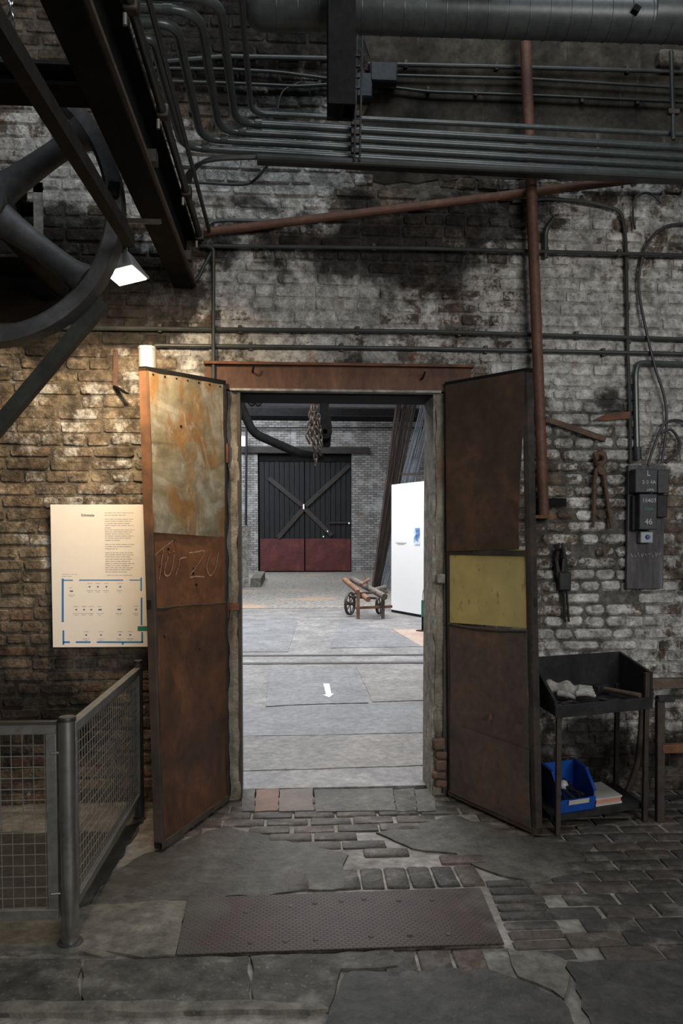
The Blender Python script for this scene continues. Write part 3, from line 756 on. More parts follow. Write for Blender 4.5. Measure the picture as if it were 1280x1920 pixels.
for px, py in ((297, 1076), (356, 1077), (355, 1086), (357, 1092), (361, 1107), (366, 1230), (303, 1208), (333, 803), (310, 1042), (320, 1024)):
    p = L1.P(*L1.uv(px, py), .012); B().ring(p, [(.0001, .004), (.006, .003), (.008, -.004), (.0001, -.004)], L1.n, 8).build('rivet', M_black, shM if 1012 < py < 1150 else (shU if py < 1012 else shL))
for k in range(7):
    p = L1.P(.08 + .14 * k, .012, .012); B().ring(p, [(.0001, .006), (.005, .004), (.006, -.002), (.0001, -.002)], L1.n, 8).build('sheet_nail', M_black, shU)

L2 = Leaf((836, 720), (843, 1520), (1008, 1565), (990, 693))
dr = thing('sheet_metal_door', 'open door leaf of dark brown sheets with a yellow painted plate across it', 'door', (L2.HB.x, L2.HB.y, 0))
def edge2(v): return .985 - .11 * math.sin(max(0, min(1, (v - .02) / .42)) * math.pi / 2) ** 1.3 if v < .42 else .97
leaf_frame(L2, dr, .055, M_steel)
plate(L2, 'upper_sheet', M_browntop, dr, (.004, .004), (.402, .395), .02, .98, .010, .014, 5, edge=edge2, label='dark brown sheet warped away from its frame')
plate(L2, 'yellow_plate', M_yellow, dr, (.398, .395), (.575, .566), .03, .95, .002, .006, 6, label='plate with worn yellow paint')
plate(L2, 'lower_sheet', M_brownlow, dr, (.578, .572), (.83, .84), .03, .95, .004, .012, 7)
plate(L2, 'kick_sheet', M_brownlow, dr, (.818, .828), (.990, .990), .03, .955, .012, .012, 8)
B().tube([L2.P(u, .577 - .006 * u + .006 * math.sin(u * 3.14), .018) for u in [k / 12 * .92 + .03 for k in range(13)]], .009, 8).build('rolled_edge', M_raild, dr)
B().sheet(lambda a, c: L2.P(.03 + .92 * a, .398 + .012 * c, .012 + .004 * a), 10, 2, -L2.n * .003).build('seam_strip', M_steel, dr)
p = L2.P(*L2.uv(929, 1358), .02); B().box(p, (.02, .01, .03)).build('latch_stub', M_rust, dr)
B().sheet(lambda a, c: L2.P(.42 + .09 * a, .845 + .012 * c, .022), 2, 2, -L2.n * .003).build('patch_plate', M_brownlow, dr)

# ---- information board
zc = W(186, 1080, -.06)
ib = thing('information_board', 'cream information board with a blue floor plan on the brick wall', 'sign', W(186, 1214, -.05))
BP = lambda px, py, o=.0: W(px, py, -.075 - o)
c4 = [BP(94, 946), BP(273, 946), BP(278, 1213), BP(99, 1214)]
B().prism(c4, (0, .022, 0)).build('board', M_board, ib, 0, bevel=.002)
for dx, dy in ((110, 965), (262, 965), (112, 1195), (266, 1195)):
    p = W(dx, dy, -.055); B().cyl(p, V((p.x, -.026, p.z)), .008, 8).build('stand_off', M_steel, ib)
# board coordinates measured in the 1280x1745 close-up of region [80,930,300,1230]
def bz(x, y): return (80 + x * 220 / 1280, 930 + y * 300 / 1745)
def pr(mb, x0, y0, x1, y1, o=.0008):
    q = [bz(x0, y0), bz(x1, y0), bz(x1, y1), bz(x0, y1)]; mb.add([BP(*k, o) for k in q], [(0, 1, 2, 3)])
b = B()
for r in ((207, 900, 230, 1375), (216, 1466, 236, 1622), (225, 1585, 296, 1602), (360, 1585, 522, 1602), (590, 1585, 1096, 1602), (1066, 890, 1082, 1036), (1068, 1108, 1087, 1410), (1076, 1482, 1094, 1598), (862, 1600, 884, 1620), (225, 913, 330, 924), (396, 912, 878, 923), (945, 912, 1068, 921)): pr(b, *r)
b.build('plan_walls', M_inkb, ib, 0)
b = B(); pr(b, 1035, 1420, 1146, 1470, .0012); b.build('location_marker', M_inkgr, ib, 0)
b = B(); rnd = random.Random(3)
def textline(x0, x1, y, h=7, m=None):
    x = x0
    while x < x1 - 12:
        L = min(rnd.uniform(14, 70), x1 - x); pr(m, x, y, x + L, y + h); x += L + 8
for y, x1 in ((180, 990), (206, 905), (250, 985), (272, 965), (296, 955), (318, 990), (344, 745), (366, 1000), (388, 975), (410, 960), (433, 995), (456, 965), (480, 840), (524, 1000), (548, 970), (572, 820), (616, 980), (638, 992), (660, 955), (684, 975), (708, 955), (732, 1000), (754, 950), (778, 985), (800, 960), (824, 915)): textline(676 + (y - 180) * .012, x1, y, 7, b)
textline(700, 985, 862, 5, b); textline(205, 380, 852, 4, b); textline(205, 320, 874, 4, b)
ic = B()
for x, y in ((512, 990), (602, 990), (695, 990), (845, 990), (314, 1037), (367, 1240), (450, 1240), (530, 1240), (626, 1240), (834, 1238), (1018, 1238), (475, 1516), (636, 1516), (843, 1514), (955, 1514)):
    big_ = (x, y) in ((314, 1037), (626, 1240), (834, 1238)); k = 18 if big_ else 10
    pr(ic, x - k, y - 7, x + k, y + 7)
    textline(x - 26, x + 26, y - 38, 5, b); textline(x - 36, x + 36, y + 40, 5, b); textline(x - 20, x + 20, y + 56, 4, b)
b.build('body_text', M_inkg, ib, 0, kind='stuff'); ic.build('plan_symbols', M_inkv, ib, 0, kind='stuff')
def text_mesh(s, size, name, mat, par, origin, xdir, zdir, n):
    cu = bpy.data.curves.new('t', 'FONT'); cu.body = s; cu.size = size; cu.resolution_u = 3; cu.offset = size * .018
    ob = bpy.data.objects.new('t', cu); COL.objects.link(ob); bpy.context.view_layer.update()
    me = ob.evaluated_get(bpy.context.evaluated_depsgraph_get()).to_mesh()
    mb = B(); mb.add([V(origin) + V(xdir) * v.co.x + V(zdir) * v.co.y + V(n) * .001 for v in me.vertices], [tuple(p.vertices) for p in me.polygons])
    bpy.data.objects.remove(ob, do_unlink=True); bpy.data.curves.remove(cu)
    return mb.build(name, mat, par, 0)
t0, t1 = BP(*bz(420, 220)), BP(*bz(582, 220))
text_mesh('Schmiede', (t1 - t0).length / 4.35, 'heading_text', M_ink, ib, t0 + V((0, -.001, 0)), (t1 - t0).normalized(), (0, 0, 1), (0, -1, 0))

# ---- white cover and rust hook on the left wall
a, c = W(263, 655, 0), W(290, 720, 0)
wc = thing('junction_cover', 'white plastic cable cover behind the top of the stained door leaf', 'cover', (a.x, 0, c.z))
prof = [(0, 0), (0, -.06), (.015, -.085), (.05, -.095), (.085, -.085), (.098, -.06), (.098, 0)]
B().prism([V((a.x + x, y, c.z)) for x, y in prof], (0, 0, a.z - c.z)).build('cover_body', M_white, wc, bevel=.003)
B().prism([V((a.x - .004 + x * 1.06, y * 1.04, a.z - .012)) for x, y in prof], (0, 0, .016)).build('end_cap', M_white, wc)
hk = thing('wall_hook', 'rusty bent flat-iron hook on the brick wall beside the white cover', 'hook', W(217, 725, 0))
A = [W(217, 655, -.03), W(216, 724, -.035), W(238, 738, -.11)]
B().bar(A[0], A[1], .028, .008, (0, 1, 0)).build('upright', M_rustpipe, hk); B().bar(A[1], A[2], .028, .008, (0, 0, 1)).build('prong', M_black, hk)
p = W(217, 660, 0); B().cyl(p + V((0, .01, 0)), p + V((0, -.04, 0)), .008, 8).build('nail', M_rust, hk)

# ---- railing
NP = F(132, 1768); rN = .036
zt = W(124, 1346, NP.y).z
def post(name, label, base, top, r, m=M_stain):
    t = thing(name, label, 'post', base)
    B().tube([base, top], r, 24).build('tube', m, t); B().ring(top, [(.0001, .006), (r * .9, .006), (r, 0), (r, -.012), (.0001, -.012)], (0, 0, 1), 24).build('cap', M_raild, t)
    B().ring(base, [(r, .0), (r * 1.5, .0), (r * 1.45, .006), (r, .010)], (0, 0, 1), 24).build('foot_ring', M_raild, t)
    return t
post('railing_post', 'polished stainless railing post where the two mesh panels meet', NP, V((NP.x, NP.y, zt)), rN)
FP = F(262, 1534); 
post('railing_post', 'dark railing post close to the wall under the information board', FP, V((FP.x, FP.y, zt)), .026, M_raild)
def mesh_panel(name, label, A, Bp, z0, z1, fw, fd, du, dz, up_m):
    t = thing(name, label, 'railing', V((A.x, A.y, z0)))
    d = (Bp - A); L = d.length; d.normalize(); n = d.cross(V((0, 0, 1)))
    a0, b0 = V((A.x, A.y, 0)), V((Bp.x, Bp.y, 0))
    B().bar(a0 + V((0, 0, z1 - fw / 2)), b0 + V((0, 0, z1 - fw / 2)), fd, fw).build('top_rail', up_m, t, bevel=.002)
    B().bar(a0 + V((0, 0, z0 + fw / 2)), b0 + V((0, 0, z0 + fw / 2)), fd, fw).build('bottom_rail', up_m, t, bevel=.002)
    for e, s in ((a0, 1), (b0, -1)):
        q = e + d * s * fw / 2; B().bar(q + V((0, 0, z0 + fw)), q + V((0, 0, z1 - fw)), fw, fd, n).build('stile', up_m, t, bevel=.002)
    wv = B(); k = fw
    while k < L - fw * .5:
        wv.cyl(a0 + d * k + V((0, 0, z0 + fw * .5)), a0 + d * k + V((0, 0, z1 - fw * .5)), .0022, 6); k += du
    wv.build('upright_wires', M_wire, t)
    wh = B(); k = z0 + fw
    while k < z1 - fw * .5:
        wh.cyl(a0 + d * fw * .5 + n * .004 + V((0, 0, k)), b0 - d * fw * .5 + n * .004 + V((0, 0, k)), .0022, 6); k += dz
    wh.build('cross_wires', M_wire, t)
    return t
zt2 = W(60, 1356, NP.y).z; zb2 = W(60, 1722, NP.y).z
PR = V((W(109, 1540, NP.y).x, NP.y, 0)); PL_ = V((PR.x - 1.25, NP.y, 0))
mp = mesh_panel('mesh_railing', 'grey framed wire mesh railing panel facing the room', PL_, PR, zb2, zt2, .042, .03, .0445, .0455, M_rail)
B().span((PL_.x, NP.y - .018, zt2 - .004), (PR.x, NP.y + .018, zt2 + .008)).build('dark_cap_strip', M_raild, mp)
for py in (1410, 1672):
    p = W(112, py, NP.y); B().cyl(p + V((-.03, -.02, 0)), p + V((.008, -.015, 0)), .006, 8).build('fixing_bolt', M_stain, mp)
sd = (FP - NP).normalized()
mesh_panel('mesh_railing', 'wire mesh railing panel running back to the brick wall', NP + sd * .045, FP - sd * .03, .13, zt - .035, .04, .04, .0445, .0455, M_rail)

# ---- work lamp
LC = W(236, 505, -.90)
lp = thing('work_lamp', 'lit grey floodlight hanging from the end of the overhead strut', 'lamp', LC)
R = Matrix.Rotation(math.radians(24), 3, 'Y') @ Matrix.Rotation(math.radians(10), 3, 'X')
def lpnt(x, y, z): return LC + (R.inverted() @ V((x, y, z)) if False else Matrix.Rotation(math.radians(-14), 3, 'X') @ (Matrix.Rotation(math.radians(-24), 3, 'Z') @ V((x, y, z))))
def frustum(mb, a, b_, z0, c_, d, z1, ox=0):
    mb.hexa([lpnt(-a, -b_, z0), lpnt(a, -b_, z0), lpnt(a, b_, z0), lpnt(-a, b_, z0), lpnt(-c_ + ox, -d, z1), lpnt(c_ + ox, -d, z1), lpnt(c_ + ox, d, z1), lpnt(-c_ + ox, d, z1)])
b = B(); frustum(b, .088, .070, -.02, .022, .022, .085); frustum(b, .092, .075, -.035, .092, .075, -.018); b.build('housing', M_lamp, lp, 20, bevel=.004)
b = B(); frustum(b, .080, .063, -.040, .080, .063, -.036); b.build('glass', M_lampglass, lp, 0)
tp = lpnt(0, 0, .085)
B().cyl(tp, tp + V((0, 0, .09)), .008, 8).build('hanger', M_stain, lp)
ld = bpy.data.lights.new('work_lamp_light', 'AREA'); ld.shape = 'RECTANGLE'; ld.size = .16; ld.size_y = .14; ld.energy = 38; ld.color = (1.0, .75, .46); ld.spread = math.radians(150)
lo = bpy.data.objects.new('work_lamp_light', ld); COL.objects.link(lo); lo.location = lpnt(0, 0, -.05)
lo.rotation_euler = (W(190, 960, 0) - lo.location).to_track_quat('-Z', 'Y').to_euler()

# ---- fly wheel
WC = W(-34, 384, -1.3); s_ = (WC - CAM).dot(_f) / FPX
ro, ri = 262 * s_, 231 * s_
fw = thing('fly_wheel', 'large cast-iron spoked flywheel mounted high on the left', 'wheel', WC)
B().ring(WC, [(ro, -.06), (ro, .06), (ri + .015, .06), (ri, .04), (ri, -.04), (ri + .015, -.06)], (0, 1, 0), 96).build('rim', M_wheel, fw)
rh = 52 * s_
B().ring(WC, [(rh, -.09), (rh, .09), (.03, .09), (.03, -.09)], (0, 1, 0), 40).build('hub', M_wheel, fw)
B().cyl(WC + V((0, -.16, 0)), WC + V((0, 1.29, 0)), .045, 20).build('axle', M_black, fw)
for k in range(5):
    a = math.radians(36 - 72 * k); d = V((math.cos(a), 0, math.sin(a))); pts = [WC + d * (rh * .6 + (ri - rh * .6 + .01) * t / 8) for t in range(9)]
    B().tube(pts, [.085, .07, .062, .058, .055, .053, .053, .060, .082], 14).build('spoke', M_wheel, fw)
q = W(213, 355, -1.385); B().box(q, (.05, .03, .07), Matrix.Rotation(.1, 3, 'Y')).build('rim_clamp', M_black, fw, bevel=.008)
db = tag(B().bar(W(194, 566, -1.2), W(-60, 868, -1.2), .06, .065, (1, 0, 1)).build('drive_belt', mottled('dark_belt', [(.3, (.020, .021, .019)), (.7, (.040, .042, .037))], 6, 5, .7)), 'dark flat strut slanting down from below the flywheel', 'strut')

# ---- overhead I-beam running out from the wall
cx = W(347, 537).x; zb = W(347, 538).z; hB = .30; fwid = .14; y0, y1 = .06, -6.5
ibm = thing('steel_girder', 'sooty steel girder running out from the wall above the lamp', 'beam', (cx, 0, zb))
B().span((cx - fwid / 2, y1, zb), (cx + fwid / 2, y0, zb + .022)).build('lower_flange', M_beamrust, ibm)
B().span((cx - .012, y1, zb + .02), (cx + .012, y0, zb + hB - .018)).build('web', M_black, ibm)
B().span((cx - fwid / 2, y1, zb + hB - .02), (cx + fwid / 2, y0, zb + hB)).build('upper_flange', M_black, ibm)
B().span((cx - fwid / 2 + .004, y1, zb - .014), (cx + fwid / 2 - .016, -.02, zb + .001)).build('soffit_plate', M_black, ibm)
for k in range(9):
    y = -.35 - k * .42; p = V((cx + fwid / 2 - .02, y, zb + .022)); B().cyl(p, p + V((0, 0, .02)), .012, 6).build('bolt', M_rust, ibm)
for k, (yy_, nm) in enumerate(((-1.62, 'bracket'), (-.42, 'bracket'))):
    B().span((cx + fwid / 2 - .03, yy_ - .03, zb + .02), (cx + fwid / 2 + .02, yy_ + .03, zb + .07)).build(nm, M_steel, ibm)
def tag1(mb, name, mat, label, cat, group=None, **k): return tag(mb.build(name, mat, **k), label, cat, group)
gx = cx + fwid / 2 + .035
cp = thing('girder_conduit', 'dark conduit clamped along the side of the steel girder', 'conduit', (gx, 0, zb + hB - .03))
B().tube([(gx, y1, zb + hB - .03), (gx, -.06, zb + hB - .03)], .018, 12).build('pipe', M_conduitd, cp)
for yy_ in (-.12, -.75, -1.55, -2.25):
    B().box((gx, yy_, zb + hB - .03), (.055, .05, .055)).build('clamp', M_steel, cp, bevel=.008)
    B().cyl((gx - .02, yy_, zb + hB - .06), (gx - .02, yy_, zb + hB - .10), .008, 8).build('clamp_bolt', M_wire, cp)
gx2 = cx + fwid / 2 + .09
cp = thing('girder_conduit', 'thin second conduit outside the clamped one on the girder', 'conduit', (gx2, 0, zb + hB))
B().tube([(gx2, y1, zb + hB + .01), (gx2, -.10, zb + hB + .01)], .011, 10).build('pipe', M_conduitd, cp)

zc_ = W(100, 165, -1.9).z
cb = thing('cross_beam', 'black cross beam meeting the girder in front of the flywheel', 'beam', (-2.5, -1.9, zc_))
B().span((-5.6, -1.98, zc_ - .03), (cx - .06, -1.82, zc_ - .016)).build('flange', M_black, cb)
B().span((-5.6, -1.91, zc_ - .02), (cx - .06, -1.89, zc_ + .05)).build('web', M_black, cb)
B().span((-5.6, -1.98, zc_ + .045), (cx - .06, -1.82, zc_ + .06)).build('flange', M_duct, cb)  # paler material on the top flange stands in for reflected bluish light
sa, sb = W(243, 452, -1.44), W(-60, -40, -3.2)
M_strut = mottled('strut_steel', [(.3, (.014, .013, .012)), (.7, (.028, .025, .022))], 6, 5, .8, 0, spec=.15)
st = thing('overhead_strut', 'dark flat strut slanting past the flywheel to the lamp', 'strut', sa)
B().bar(sa, sb, .045, .055).build('bar', M_strut, st)
p = W(233, 456, -.90); B().cyl(p + V((0, 0, .03)), p + V((0, 0, -.05)), .013, 10).build('hanger_bolt', M_stain, st)
B().bar(W(242, 458, -1.42), W(232, 455, -.88), .03, .03).build('lamp_arm', M_strut, st)
q0, q1 = W(236, 414, -1.44), W(300, 416, -1.30); B().bar(q0, q1, .02, .02).build('tie_bar', M_steel, st)

# ---- overhead conduits: in from the left, back towards the wall, then along it to the right
YF, YN = -.45, -1.48
def rpt(px, py, y): return W(px, py, y)
runs = [  # far corner px, near corner row, right end row at x=1290, radius, name, label
    ((342, 276), 88, 331, .022, 'lowest of the five grey conduits bending along the wall'),
    ((377, 260), 58, 315, .022, 'second lowest of the five grey conduits bending along the wall'),
    ((411, 245), 31, 298, .022, 'middle one of the five grey conduits bending along the wall'),
    ((441, 230), 6, 280, .022, 'second highest of the five grey conduits bending along the wall'),
    ((471, 212), -40, 255, .015, 'thin topmost of the five grey conduits bending along the wall')]
for k, ((fx, fy), ny, ry, r, lab) in enumerate(runs):
    C0 = W(fx, fy, YF); z = C0.z
    N0 = at_z(640, ny, z); yn = N0.y; 
    d = ray(300, ny); N0 = V((C0.x, yn, z))
    E = W(1330, ry + 1, YF + .22); E = E + (E - C0).normalized() * 1.6; E.y = min(E.y, -.12)
    left = V((cx - .02, yn, z)) if k < 4 else V((C0.x, yn - 2.5, z))
    t = thing('grey_conduit', lab, 'conduit', C0)
    pts = fillet([left, N0, C0, E], .13, 8) if k < 4 else fillet([left, C0, E], .09, 8)
    B().tube(pts, r, 16).build('pipe', M_conduit, t)
    if k < 4:
        for q, dr_ in ((N0 + V((-.13, 0, 0)), V((1, 0, 0))), (C0 + V((.13, 0, 0)), V((1, 0, 0)))):
            B().ring(q, [(r, -.02), (r + .003, -.02), (r + .003, .02), (r, .02)], dr_, 18).build('coupling', M_conduit, t)
# cable tray below the conduits and the hoses feeding it
a, c = W(482, 299, YF - .02), W(1330, 342, YF + .20); c = c + (c - a).normalized() * 1.6; c.y = min(c.y, -.15)
ct = thing('cable_tray', 'black cable tray running under the grey conduits', 'cable tray', a)
B().bar(a, c, .07, .035).build('tray', M_cable, ct)
B().tube([a + V((0, -.04, -.005)), c + V((0, -.04, -.005))], .020, 10).build('lead', M_conduitd, ct)
for k in range(3):
    pts = [W(346 + k * 5, 345 - k * 2, -.30), W(352 + k * 5, 325 - k, -.36), W(372 + k * 4, 308 - k * 2, -.44), W(410, 299 - k * 2, -.47), W(490, 296 - k * 1.5, -.47)]
    tag(B().tube(spline(pts), .010, 8).build('supply_hose', M_conduitd), ['inner', 'middle', 'outer'][k] + ' of three dark hoses curving up into the black cable tray', 'hose', 'hoses feeding the cable tray')
tag(B().tube(spline([W(352, 342, -.06), W(380, 343, -.06), (W(455, 346, -.06)), W(480, 335, -.10), W(500, 312, -.35)]), .009, 8).build('loose_cable', M_conduitd), 'dark cable sagging from the hoses up to the cable tray', 'cable')
# hanger for the conduits beneath the black stanchion
sx, sy = 668, -.50
hg = thing('conduit_hanger', 'threaded rods and brackets holding the conduits beside the black stanchion', 'hanger', W(sx, 300, sy))
for dx in (-4, 6): B().cyl(W(sx + dx, 302, sy), W(sx + dx + 6, 40, sy), .006, 8).build('threaded_rod', M_conduitd, hg)
for py in (214, 231, 248, 265, 283): B().box(W(666, py, -.485), (.05, .03, .03)).build('pipe_clip', M_steel, hg, bevel=.004)
for py in (105, 125, 145, 165): B().box(W(666, py, sy), (.05, .02, .008)).build('spare_clip', M_steel, hg)
hg = thing('conduit_hanger', 'single threaded rod holding the conduits at the right under the duct', 'hanger', W(1262, 260, -.3))
B().cyl(W(1262, 262, -.3), W(1258, 95, -.3), .013, 10).build('threaded_rod', M_conduitd, hg); B().box(W(1262, 210, -.3), (.07, .03, .03)).build('pipe_clip', M_steel, hg, bevel=.004)
B().box(W(1255, 112, -.04), (.16, .08, .10)).build('mounting_block', M_mortar, hg, bevel=.02)
# black stanchion
SY = -1.2
a, c = W(614, 210, SY), W(664, 210, SY)
sn = thing('hanging_stanchion', 'black steel stanchion hanging down to the grey conduits', 'column', (a.x, SY, a.z))
B().span((a.x, SY - .08, a.z), (c.x, SY - .065, 7.6)).build('flange', M_black, sn); B().span((a.x, SY + .065, a.z), (c.x, SY + .08, 7.6)).build('flange', M_black, sn)
B().span(((a.x + c.x) / 2 - .01, SY - .07, a.z), ((a.x + c.x) / 2 + .01, SY + .07, 7.6)).build('web', M_black, sn)
B().span((c.x - .006, SY - .07, a.z), (c.x, SY + .07, 7.6)).build('side_plate', M_black, sn)
# spiral duct
D0, D1 = W(478, 12, -.95), W(1860, 56, -.95); r = .108; dv = (D1 - D0)
du = thing('spiral_duct', 'galvanised spiral air duct running along the top of the wall', 'duct', D0)
el_ = fillet([D0 + V((-.02, -.75, .25)), D0 + V((-.02, -.02, 0)), D1], .22, 10)
B().tube([D0 + V((-.045, 0, .0)), D0 + V((-.02, 0, 0)), D0 + V((.02, 0, 0)), D1], [.05, .09, r, r], 36).build('duct_shell', M_duct, du)
n = int(dv.length / .105)
for k in range(1, n):
    q = D0 + dv * (k / n); B().ring(q, [(r - .002, -.004), (r + .003, -.002), (r + .003, .002), (r - .002, .004)], (dv + V((0, 0, .04 * dv.length))).normalized(), 36).build('seam_rib', M_duct, du)
q = W(866, 2, -.95); B().span((q.x - .13, q.y - .14, q.z - .055), (q.x + .13, q.y + .1, q.z + .2)).build('access_box', M_duct, du, bevel=.006)
q = W(1225, 30, -.95); B().ring(q, [(r, -.03), (r + .012, -.03), (r + .012, .16), (r, .16)], dv.normalized(), 36).build('sleeve', M_duct, du)
q = W(1192, 18, -1.07); B().box(q, (.035, .03, .03), Matrix.Rotation(.5, 3, 'Y')).build('damper_lever', M_black, du)
# rusty pole and slanting pipe
pa, pb = W(981, -20, -.16), W(1019, 966, -.11)
pole = thing('rusty_pole', 'tall rusty pipe standing upright against the wall beside the brown door leaf', 'pipe', pb)
B().tube([pb, pa], .034, 20).build('pipe', M_rustpipe, pole)
q = W(1018, 968, -.11); B().box(q + V((-.01, 0, -.004)), (.15, .12, .02)).build('foot_plate', M_rust, pole)
b = B(); b.span((W(990, 943).x, -.085, W(1000, 950).z), (W(1053, 943).x, -.045, W(1000, 935).z)); tag1(b, 'pole_bracket', M_black, 'black iron bracket on the wall behind the foot of the rusty pole', 'bracket')
tag1(B().tube([W(374, 437, -.06), W(1200, 335, -.065)], .026, 16), 'slanting_pipe', M_rustpipe, 'brown rusty pipe slanting up across the wall under the cable tray', 'pipe')
# ---- conduits fixed to the wall
def wallpipe(pts, r, label, y=-.035, mat=M_conduitd, clips=(), name='wall_conduit', smooth_=False, fr=.06, cat='conduit'):
    P = [W(p[0], p[1], p[2] if len(p) > 2 else y) for p in pts]
    if pts[-1][0] >= 1300 and not smooth_: P[-1] = P[-1] + (P[-1] - P[-2]).normalized() * 1.6
    if pts[0][0] >= 1300 and not smooth_: P[0] = P[0] + (P[0] - P[1]).normalized() * 1.6
    t = thing(name, label, cat, P[0])
    B().tube(spline(P) if smooth_ else fillet(P, fr), r, 10).build('pipe', mat, t)
    for px, py in clips: B().box(W(px, py, y + .01), (.024, .03, r * 2 + .022)).build('pipe_clip', M_steel, t, bevel=.003)
    return t
wallpipe([(376, 461, -.06), (800, 466, -.06), (1330, 480, -.06)], .012, 'thin dark conduit crossing the wall just under the slanting pipe', -.06, clips=((480, 461), (700, 464), (1160, 475)))
wallpipe([(-40, 612), (155, 615), (800, 622), (1330, 638)], .0145, 'upper of two parallel conduits above the doorway', clips=((300, 616), (450, 618), (670, 620), (860, 624), (1080, 629)))
wallpipe([(286, 652), (292, 648), (800, 654), (1330, 665)], .0145, 'lower of two parallel conduits above the doorway', clips=((470, 650), (640, 652), (910, 656), (1130, 661)))
wallpipe([(388, 462), (400, 466, -.06), (400, 540, -.06), (400, 716, -.06)], .012, 'upright conduit dropping behind the lintel end', -.06, clips=())
wallpipe([(398, 470, -.045), (382, 500, -.045), (372, 520, -.045), (362, 528, -.045)], .010, 'short dark cable curling behind the end of the girder', smooth_=True, name='wall_cable', cat='cable')
wallpipe([(384, 438), (392, 416), (420, 413), (520, 414)], .012, 'short grey conduit bent beside the lower end of the slanting pipe', mat=M_conduit, fr=.08)
wallpipe([(290, 118), (420, 106), (620, 110)], .016, 'top cable of three on the dark wall behind the bent conduits', name='wall_cable', cat='cable')
wallpipe([(290, 128), (430, 130), (520, 135), (620, 148)], .010, 'middle cable of three on the dark wall behind the bent conduits', name='wall_cable', cat='cable')
wallpipe([(290, 152), (430, 156), (560, 162), (620, 158)], .010, 'lowest cable of three on the dark wall behind the bent conduits', name='wall_cable', cat='cable')
wallpipe([(560, 155), (530, 172), (520, 205)], .006, 'thin wire hanging down the dark wall beside the black stanchion', name='wall_cable', smooth_=True, cat='cable')
wallpipe([(690, 120), (900, 124), (1330, 136)], .013, 'thick black cable along the plaster under the duct', clips=((760, 121), (930, 125), (1175, 131)), name='wall_cable', cat='cable')
wallpipe([(690, 140), (980, 147), (1330, 168)], .009, 'middle black cable along the plaster under the duct', name='wall_cable', cat='cable')
wallpipe([(690, 158), (800, 172), (980, 178), (1330, 194)], .009, 'lower clipped black cable along the plaster under the duct', clips=((802, 170), (891, 175), (1090, 188), (1194, 191)), name='wall_cable', cat='cable')
jb = [((718, 141), (.17, .08, .12), 'dark grey junction box on the plaster beside the stanchion'), ((682, 165), (.10, .07, .15), 'small grey junction box tucked behind the conduit hanger')]
for (px, py), sz, lab in jb:
    q = W(px, py, -.06); t = thing('junction_box', lab, 'junction box', q); B().box(q, sz).build('body', M_slate, t, bevel=.006); B().box(q + V((0, -sz[1] / 2, 0)), (sz[0] * .92, .012, sz[2] * .92)).build('lid', M_slate, t, bevel=.004)
wallpipe([(960, 378), (1030, 372), (1110, 380), (1165, 395), (1173, 450), (1176, 640), (1180, 760), (1182, 870)], .011, 'upright dark cable in clips beside the meter board', clips=((1172, 430), (1174, 500), (1176, 575), (1178, 638), (1181, 715), (1183, 795)), name='wall_cable', cat='cable')
wallpipe([(1340, 684), (1280, 683), (1196, 680), (1191, 700), (1194, 842)], .018, 'grey conduit bent down to the meter board', mat=M_conduit, fr=.09)
for px, py in ((1192, 845),): tag1(B().cyl(W(px + 2, 838, -.035), W(px + 3, 862, -.035), .026, 14), 'cable_gland', M_slate, 'dark gland at the lower end of the bent grey conduit', 'gland')
wallpipe([(1310, 418, -.05), (1250, 424, -.05), (1215, 455, -.05), (1200, 500, -.04), (1198, 550, -.04), (1212, 625, -.06), (1228, 690, -.06), (1245, 745, -.05), (1249, 800, -.05), (1240, 868, -.05)], .009, 'long grey cable looping down the wall to the meter board', mat=M_cableg, smooth_=True, name='wall_cable', cat='cable')
wallpipe([(1300, 800, -.05), (1272, 788, -.05), (1245, 795, -.06), (1228, 830, -.06), (1214, 872, -.06)], .009, 'short grey cable arching into the meter boxes', mat=M_cableg, smooth_=True, name='wall_cable', cat='cable')
wallpipe([(1238, 812, -.055), (1258, 806, -.055), (1274, 830, -.055), (1268, 850, -.055), (1247, 868, -.055)], .009, 'round loop of grey cable over the meter boxes', mat=M_cableg, smooth_=True, name='wall_cable', cat='cable')
wallpipe([(1190, 430), (1186, 400), (1192, 370), (1215, 362), (1240, 380)], .007, 'old wire bent against the wall over the meter cable', smooth_=True, name='wall_cable', cat='cable')
t = thing('bent_pipe', 'short bent iron pipe on the wall beside the rusty pole', 'pipe', W(1022, 482, -.05))
B().tube(fillet([W(1022, 484, -.05), W(1022, 430, -.05), W(1040, 407, -.09)], .05), .017, 12).build('pipe', M_conduitd, t); B().box(W(1022, 470, -.03), (.03, .05, .03)).build('clip', M_steel, t)
tag1(B().bar(W(1022, 786, -.05), W(1134, 824, -.05), .03, .035), 'iron_bar', M_tongs, 'rusty iron bar slanting on the wall beside the pole', 'bar')
tag1(B().prism([W(1110, 788, -.03), W(1140, 775, -.03), W(1178, 772, -.03), W(1178, 785, -.03), W(1135, 789, -.03)], (0, -.015, 0)), 'iron_wedge', M_rust, 'flat rusty iron wedge driven into the wall by the meter cables', 'wedge')

